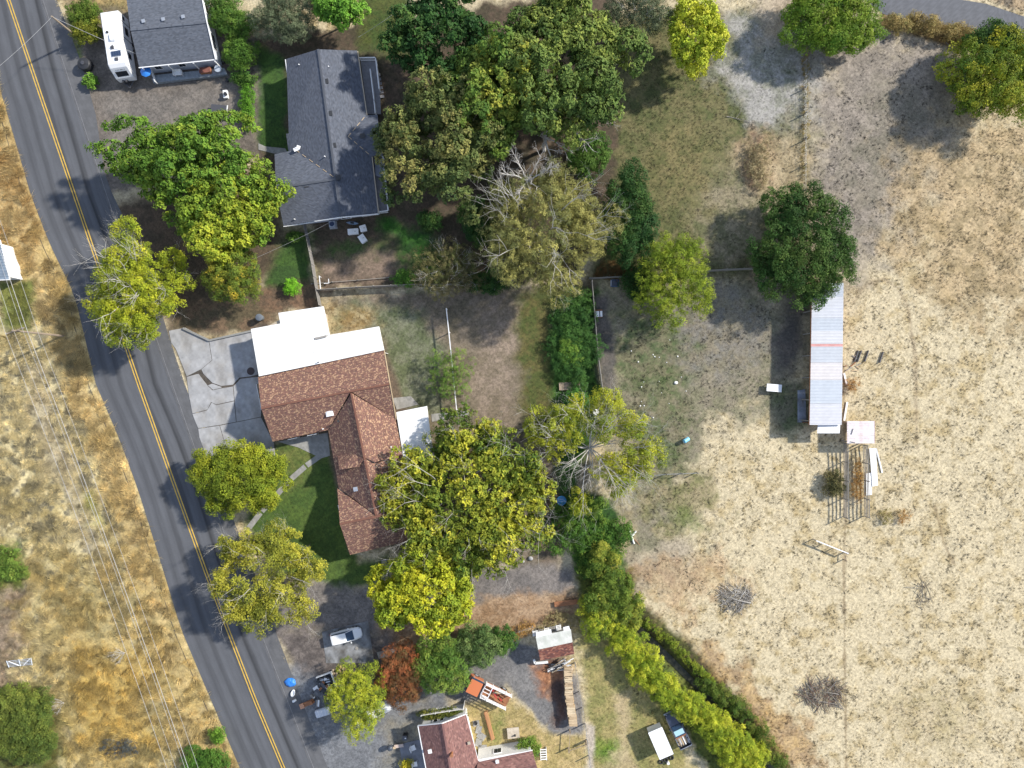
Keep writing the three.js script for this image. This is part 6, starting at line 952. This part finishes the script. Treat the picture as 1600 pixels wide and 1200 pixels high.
// loose sheets and boards round the pen
{
  const sh = (name, label, cat, L, m, y = .1, t = .04) => { const p = P(...L[0]), o = thing(name, label, cat, V(p.x, 0, p.z)); part('sheet', G.plate(L.map(([u, v], i) => { const q = P(u, v); q.y = relief(q.x, q.z) + y + (i % 2) * .05; return q; }), t), m, o); return o; };
  sh('metal_sheet', 'long white roofing sheet dropped beside the pen rails', 'metal sheet', [[1357, 700], [1367, 700], [1371, 758], [1362, 760]], M.membrane, .2); sh('metal_sheet', 'white roofing sheet lying under the longer white sheet', 'metal sheet', [[1352, 740], [1362, 738], [1362, 773], [1352, 774]], M.membrane, .12); sh('metal_sheet', 'narrow white strip lying beside the white roofing sheets', 'metal sheet', [[1367, 701], [1369, 700], [1379, 738], [1377, 739]], M.sheetWhite, .12);
  for (const [a, b, l] of [[[1323, 628], [1318, 657], 'white plank leaning beside the long shed'], [[1318, 583], [1322, 601], 'pale plank on the ground at the long shed corner']]) { const p = P(...a), o = thing('loose_plank', l, 'plank', V(p.x, 0, p.z)); part('board', G.beam(P(...a).setY(.14), P(...b).setY(.2), .26, .06), M.whiteTrim, o); }
  for (const [u, v, l] of [[1337, 556, 'dark fence post lying nearest the shed wall'], [1342, 556, 'dark fence post lying second from the shed wall'], [1353, 556, 'dark fence post lying third from the shed wall'], [1376, 558, 'dark fence post lying apart in the dry grass']]) { const a = P(u - 3, v + 9).setY(.16), b = P(u + 3, v - 8).setY(.16), o = thing('loose_post', l, 'post', V(a.x, 0, a.z)); part('shaft', G.rod(a, b, .12, .1, 8), M.metalDark, o); part('end_grain', G.rod(b, b.clone().lerp(a, -.02), .095, .095, 8), M.greyWood, o); }
  const sk = P(1330, 570), pl = thing('timber_scraps', 'scattered rusty timber scraps beside the long shed', 'timber', V(sk.x, 0, sk.z)), r = rng(8); for (let k = 0; k < 9; k++) { const a = P(1322 + r() * 26, 560 + r() * 26).setY(.08), b = a.clone().add(V((r() - .5) * 2.2, .06, (r() - .5) * 1.4)); part('board', G.beam(a, b, .12, .05), [M.rust, M.greyWood, M.freshWood][k % 3], pl); }
}
{ // pipe gate lying on the verge
  const p = P(28, 1032), y = relief(p.x, p.z) + .25, t = thing('pipe_gate', 'pale tubular farm gate lying in the verge grass', 'gate', V(p.x, 0, p.z)), A = P(13, 1032).setY(y), B = P(17, 1040).setY(y), C = P(52, 1027).setY(y + .1), D = P(54, 1036).setY(y + .1); const m = std([.5, .55, .62], { roughness: .4 });
  for (let k = 0; k < 5; k++) part('bar', G.rod(A.clone().lerp(B, k / 4), C.clone().lerp(D, k / 4), .035, .035, 6), m, t); for (const f of [0, .5, 1]) part('upright', G.rod(A.clone().lerp(C, f).add(V(0, .05, -.1)), B.clone().lerp(D, f).add(V(0, .05, .1)), .05, .05, 6), m, t); part('brace', G.rod(A.clone().lerp(C, .1).setY(y + .12), B.clone().lerp(D, .45).setY(y + .12), .06, .06, 6), M.whiteTrim, t); part('brace', G.rod(B.clone().lerp(D, .62).setY(y + .12), A.clone().lerp(C, .95).setY(y + .12), .05, .05, 6), M.whiteTrim, t);
}
// scrap by the lower road edge
{
  boxThing('blue_tarp_heap', 'bright blue tarpaulin heap at the road edge', 'tarp', 454, 1066, [['sheet', (() => { const g = new THREE.IcosahedronGeometry(.7, 4), p = g.attributes.position; for (let i = 0; i < p.count; i++) { const x = p.getX(i), y = p.getY(i), z = p.getZ(i), n = .75 + .5 * fbm(x * 3 + 20, z * 3 + y * 2 + 20, 2); p.setXYZ(i, x * n * 1.15, Math.max(0, y * n * .55), z * n * .95); } g.computeVertexNormals(); return g.translate(0, .02, 0); })(), M.blue], ['rope', G.rod(V(-.7, .05, .1), V(.75, .07, -.1), .02), M.whiteTrim]]);
  boxThing('white_basin', 'white oval basin at the road edge below the blue tarpaulin', 'basin', 458.5, 1082, [['bowl', new THREE.TorusGeometry(.3, .09, 8, 18).rotateX(Math.PI / 2).scale(.8, 1, 1.4).translate(0, .25, 0), M.whiteTrim], ['floor', new THREE.CylinderGeometry(.26, .2, .2, 14).scale(.8, 1, 1.4).translate(0, .12, 0), M.sheetWhite]], -.3);
  boxThing('white_block', 'small white block on the ground by the oval basin', 'block', 460.5, 1094, [['block', G.box(.55, .25, .26, 0, .12, 0), M.whiteTrim], ['cap', G.box(.3, .08, .3, -.1, .28, 0), M.sheetWhite]], .4);
  boxThing('rusty_bench', 'rusty orange log splitter at the end of the scrap heap', 'machine', 481, 1097, [['frame', G.box(2.1, .35, .55, 0, .45, 0), M.rust], ['seat_plate', G.box(.6, .1, .7, -.7, .68, 0), mottled([.5, .26, .16], { size: 1 })], ['head', G.box(.5, .4, .5, .7, .75, 0), M.rust], ['leg', G.box(.1, .4, .5, -.8, .2, 0), M.metalDark], ['leg', G.box(.1, .4, .5, .8, .2, 0), M.metalDark]], .4);
  boxThing('truck_canopy', 'pale grey truck canopy lid lying beside the yellow-green tree', 'canopy', 505, 1111, [['shell', G.loft([[-1.0, rr(.9, .5, 0, .1)], [-.9, rr(1.1, .62, 0, .14)], [.95, rr(1.1, .62, 0, .14)], [1.05, rr(.9, .5, 0, .1)]]), mottled([.55, .58, .64], { size: 2 })], ['ribs', [-.5, 0, .5].map(x => G.box(.06, .03, .9, x, .64, 0)), M.sheetWhite]], .3);
  const tr = boxThing('utility_trailer', 'open utility trailer with a white frame full of dark scrap', 'trailer', 513, 1064, [['floor', G.box(2.2, .1, 2.6, 0, .5, 0), M.dark], ['end_board', G.box(.12, .5, 2.7, 1.1, .75, 0), M.whiteTrim], ['side_board', G.box(2.2, .5, .12, 0, .75, -1.3), M.whiteTrim], ['side_board', G.box(2.2, .3, .1, 0, .65, 1.3), M.metalDark]], .35); for (const s of [-1, 1]) wheel(tr, 0, s * 1.15, .3, .2);
  const p = P(510, 1066), sc = thing('scrap_heap', 'dark mixed scrap piled in the open utility trailer', 'scrap', V(p.x, .55, p.z)), r = rng(17); for (let k = 0; k < 26; k++) local('piece', G.box(.2 + r() * .7, .08 + r() * .2, .12 + r() * .3, (r() - .5) * 1.8, .1 + r() * .3, (r() - .5) * 2.2, r() * 3), [M.dark, M.metalDark, M.rust, M.steel, M.whiteTrim][(r() * 5) | 0], sc);
  const q = P(504, 1086), s2 = thing('scrap_heap', 'loose scrap strewn between the utility trailer and the log splitter', 'scrap', V(q.x, 0, q.z)); for (let k = 0; k < 30; k++) local('piece', G.box(.2 + r() * .8, .08 + r() * .16, .1 + r() * .4, (r() - .5) * 3.2, .06 + r() * .25, (r() - .5) * 2.4, r() * 3), [M.dark, M.metalDark, M.rust, M.greyWood, M.whiteTrim, M.metalDark][(r() * 6) | 0], s2);
  const w = P(531, 1054), fw = thing('log_pile', 'pile of sawn log rounds beside the open utility trailer', 'logs', V(w.x, 0, w.z)); for (let k = 0; k < 34; k++) { const a = r() * 6.28, d = Math.sqrt(r()) * 1.15, hgt = .15 + (1.3 - d) * .55 * r(); local('log', G.rod(V(Math.cos(a) * d, hgt, Math.sin(a) * d * 1.2), V(Math.cos(a) * d + (r() - .5) * .4, hgt + .22, Math.sin(a) * d * 1.2 + (r() - .5) * .4), .17, .17, 8), [M.freshWood, M.wood, mottled([.4, .25, .15], { size: 1 })][k % 3], fw); }
}
// patio things beside the plum house
boxThing('barbecue', 'black kettle barbecue standing off the patio slab', 'barbecue', 611, 1164, [['bowl', new THREE.SphereGeometry(.42, 16, 10).translate(0, .8, 0), std([.06, .07, .09], { roughness: .25 })], ['leg', G.rod(V(-.25, 0, -.15), V(0, .6, 0), .03), M.steel], ['leg', G.rod(V(.25, 0, -.15), V(0, .6, 0), .03), M.steel], ['leg', G.rod(V(0, 0, .28), V(0, .6, 0), .03), M.steel], ['side_shelf', G.box(.4, .04, .3, .6, .8, 0), M.freshWood]]);
boxThing('wooden_bench', 'pale wooden bench at the patio edge', 'bench', 624, 1163, [['seat', G.box(1.3, .08, .45, 0, .45, 0), mottled([.55, .44, .38], { size: 1 })], ['leg', G.box(.08, .45, .4, -.5, .22, 0), M.wood], ['leg', G.box(.08, .45, .4, .5, .22, 0), M.wood]], .15);
chair('white plastic chair in the middle of the patio slab', 646, 1166, .4, M.whiteTrim, .07, 1.3); chair('white plastic chair at the lower edge of the patio slab', 649, 1191, .1, M.whiteTrim, .07, 1.2);
boxThing('small_bin', 'dark covered bin tucked against the wall by the patio', 'bin', 634, 1148, [['body', G.box(.6, .9, .6, 0, .45, 0), M.black], ['lid', G.box(.66, .1, .66, 0, .94, 0), M.metalDark], ['tag', G.box(.2, .03, .14, .1, 1.0, 0), M.whiteTrim]]);
boxThing('rusty_beam', 'long rust orange beam lying on the dry grass beside the plum roof', 'beam', 765, 1132, [['beam', G.box(.42, .35, 4.1, 0, .18, 0), mottled([.42, .22, .1], { size: 2, grain: .3 })], ['edge', G.box(.1, .42, 4.1, -.24, .21, .1), M.rust]], .26);
boxThing('rusty_beam', 'rusty red steel beam lying at the head of the ditch', 'beam', 884, 941, [['beam', G.box(3.3, .3, .5, 0, .18, 0), mottled([.36, .17, .1], { size: 2, grain: .3 })], ['flange', G.box(3.3, .06, .7, 0, .36, 0), M.rust]], .12);
boxThing('sandstone_table', 'square stone slab table on the dry grass', 'table', 802, 1143, [['top', G.box(1.7, .12, 1.5, 0, .4, 0), mottled([.5, .43, .34], { size: 1.5 })], ['leg', G.box(.3, .4, 1.2, -.6, .2, 0), M.concrete], ['leg', G.box(.3, .4, 1.2, .6, .2, 0), M.concrete], ['jug', new THREE.CylinderGeometry(.12, .15, .3, 10).translate(.2, .6, .3), M.dark]], .1);
boxThing('slatted_crate', 'white slatted crate and black bin at the house corner', 'crate', 849, 1176, [...[0, 1, 2, 3, 4].map(k => ['slat', G.box(.9, .06, .14, 0, .5, -.7 + k * .34), M.whiteTrim]), ['frame', G.box(.08, .5, 1.7, -.42, .25, 0), M.whiteTrim], ['frame', G.box(.08, .5, 1.7, .42, .25, 0), M.whiteTrim], ['bin', new THREE.CylinderGeometry(.36, .3, .9, 14).translate(-.95, .45, -.4), M.black]], .05);
{ // lumber and ladders leaning on the garden shed
  const p = P(872, 1036), t = thing('lumber_pile', 'tangle of white boards and dark posts piled against the shed', 'lumber', V(p.x, 0, p.z)), r = rng(21);
  for (let k = 0; k < 28; k++) { const a = P(854 + r() * 16, 1036 + r() * 14).setY(.15 + r() * .4), b = P(876 + r() * 20, 1020 + r() * 22).setY(.5 + r() * .8); part('board', G.beam(a, b, .12 + r() * .1, .06), [M.membrane, M.freshWood, M.greyWood, M.dark, M.membrane][k % 5], t); }
  const q = P(840, 1030), w = thing('white_gutter', 'white gutter length lying at the shed corner', 'gutter', V(q.x, 0, q.z)); part('channel', [G.beam(P(834, 1028).setY(.5), P(836, 1034).setY(.5), .3, .2), G.beam(P(836, 1034).setY(.5), P(856, 1032).setY(.5), .3, .2)], M.membrane, w); part('prop', [G.box(.1, .5, .1, P(836, 1033).x, .25, P(836, 1033).z), G.box(.1, .5, .1, P(853, 1032).x, .25, P(853, 1032).z)], M.wood, w, S);
  const l = P(850, 985), ld = thing('pallet_row', 'row of weathered pallets stacked behind the garden shed', 'pallets', V(l.x, 0, l.z)); for (let k = 0; k < 5; k++) { const c = P(836 + k * 9, 986 - k * 2.2); part('pallet', [-.3, -.1, .1, .3].map(d => G.box(.75, .06, .12, c.x, .9, c.z + d, .2)).concat([G.box(.1, .9, .6, c.x - .3, .45, c.z, .2), G.box(.1, .9, .6, c.x + .3, .45, c.z, .2)]), k % 2 ? M.greyWood : M.membrane, ld, S); }
}
// small pale stones and litter on the paddock
{ const r = rng(88); for (let k = 0; k < 22; k++) { const u = 985 + r() * 95, v = 500 + r() * 130 + (k % 3) * 30, p = P(u, v), s = .06 + r() * .07; const m = single('field_stone', 'small pale stone scattered on the green paddock', 'stone', new THREE.IcosahedronGeometry(s, 0).scale(1, .6, 1).rotateY(r() * 3).translate(p.x, relief(p.x, p.z) + s * .3, p.z), M.membrane, 'pale stones scattered in the paddock'); } }
boxThing('white_stone', 'larger white stone at the reed bed end of the paddock', 'stone', 1056, 598, [['stone', new THREE.IcosahedronGeometry(.3, 1).scale(1, .5, .8).translate(0, .1, 0), M.membrane]]);
renderer.render(scene, camera);
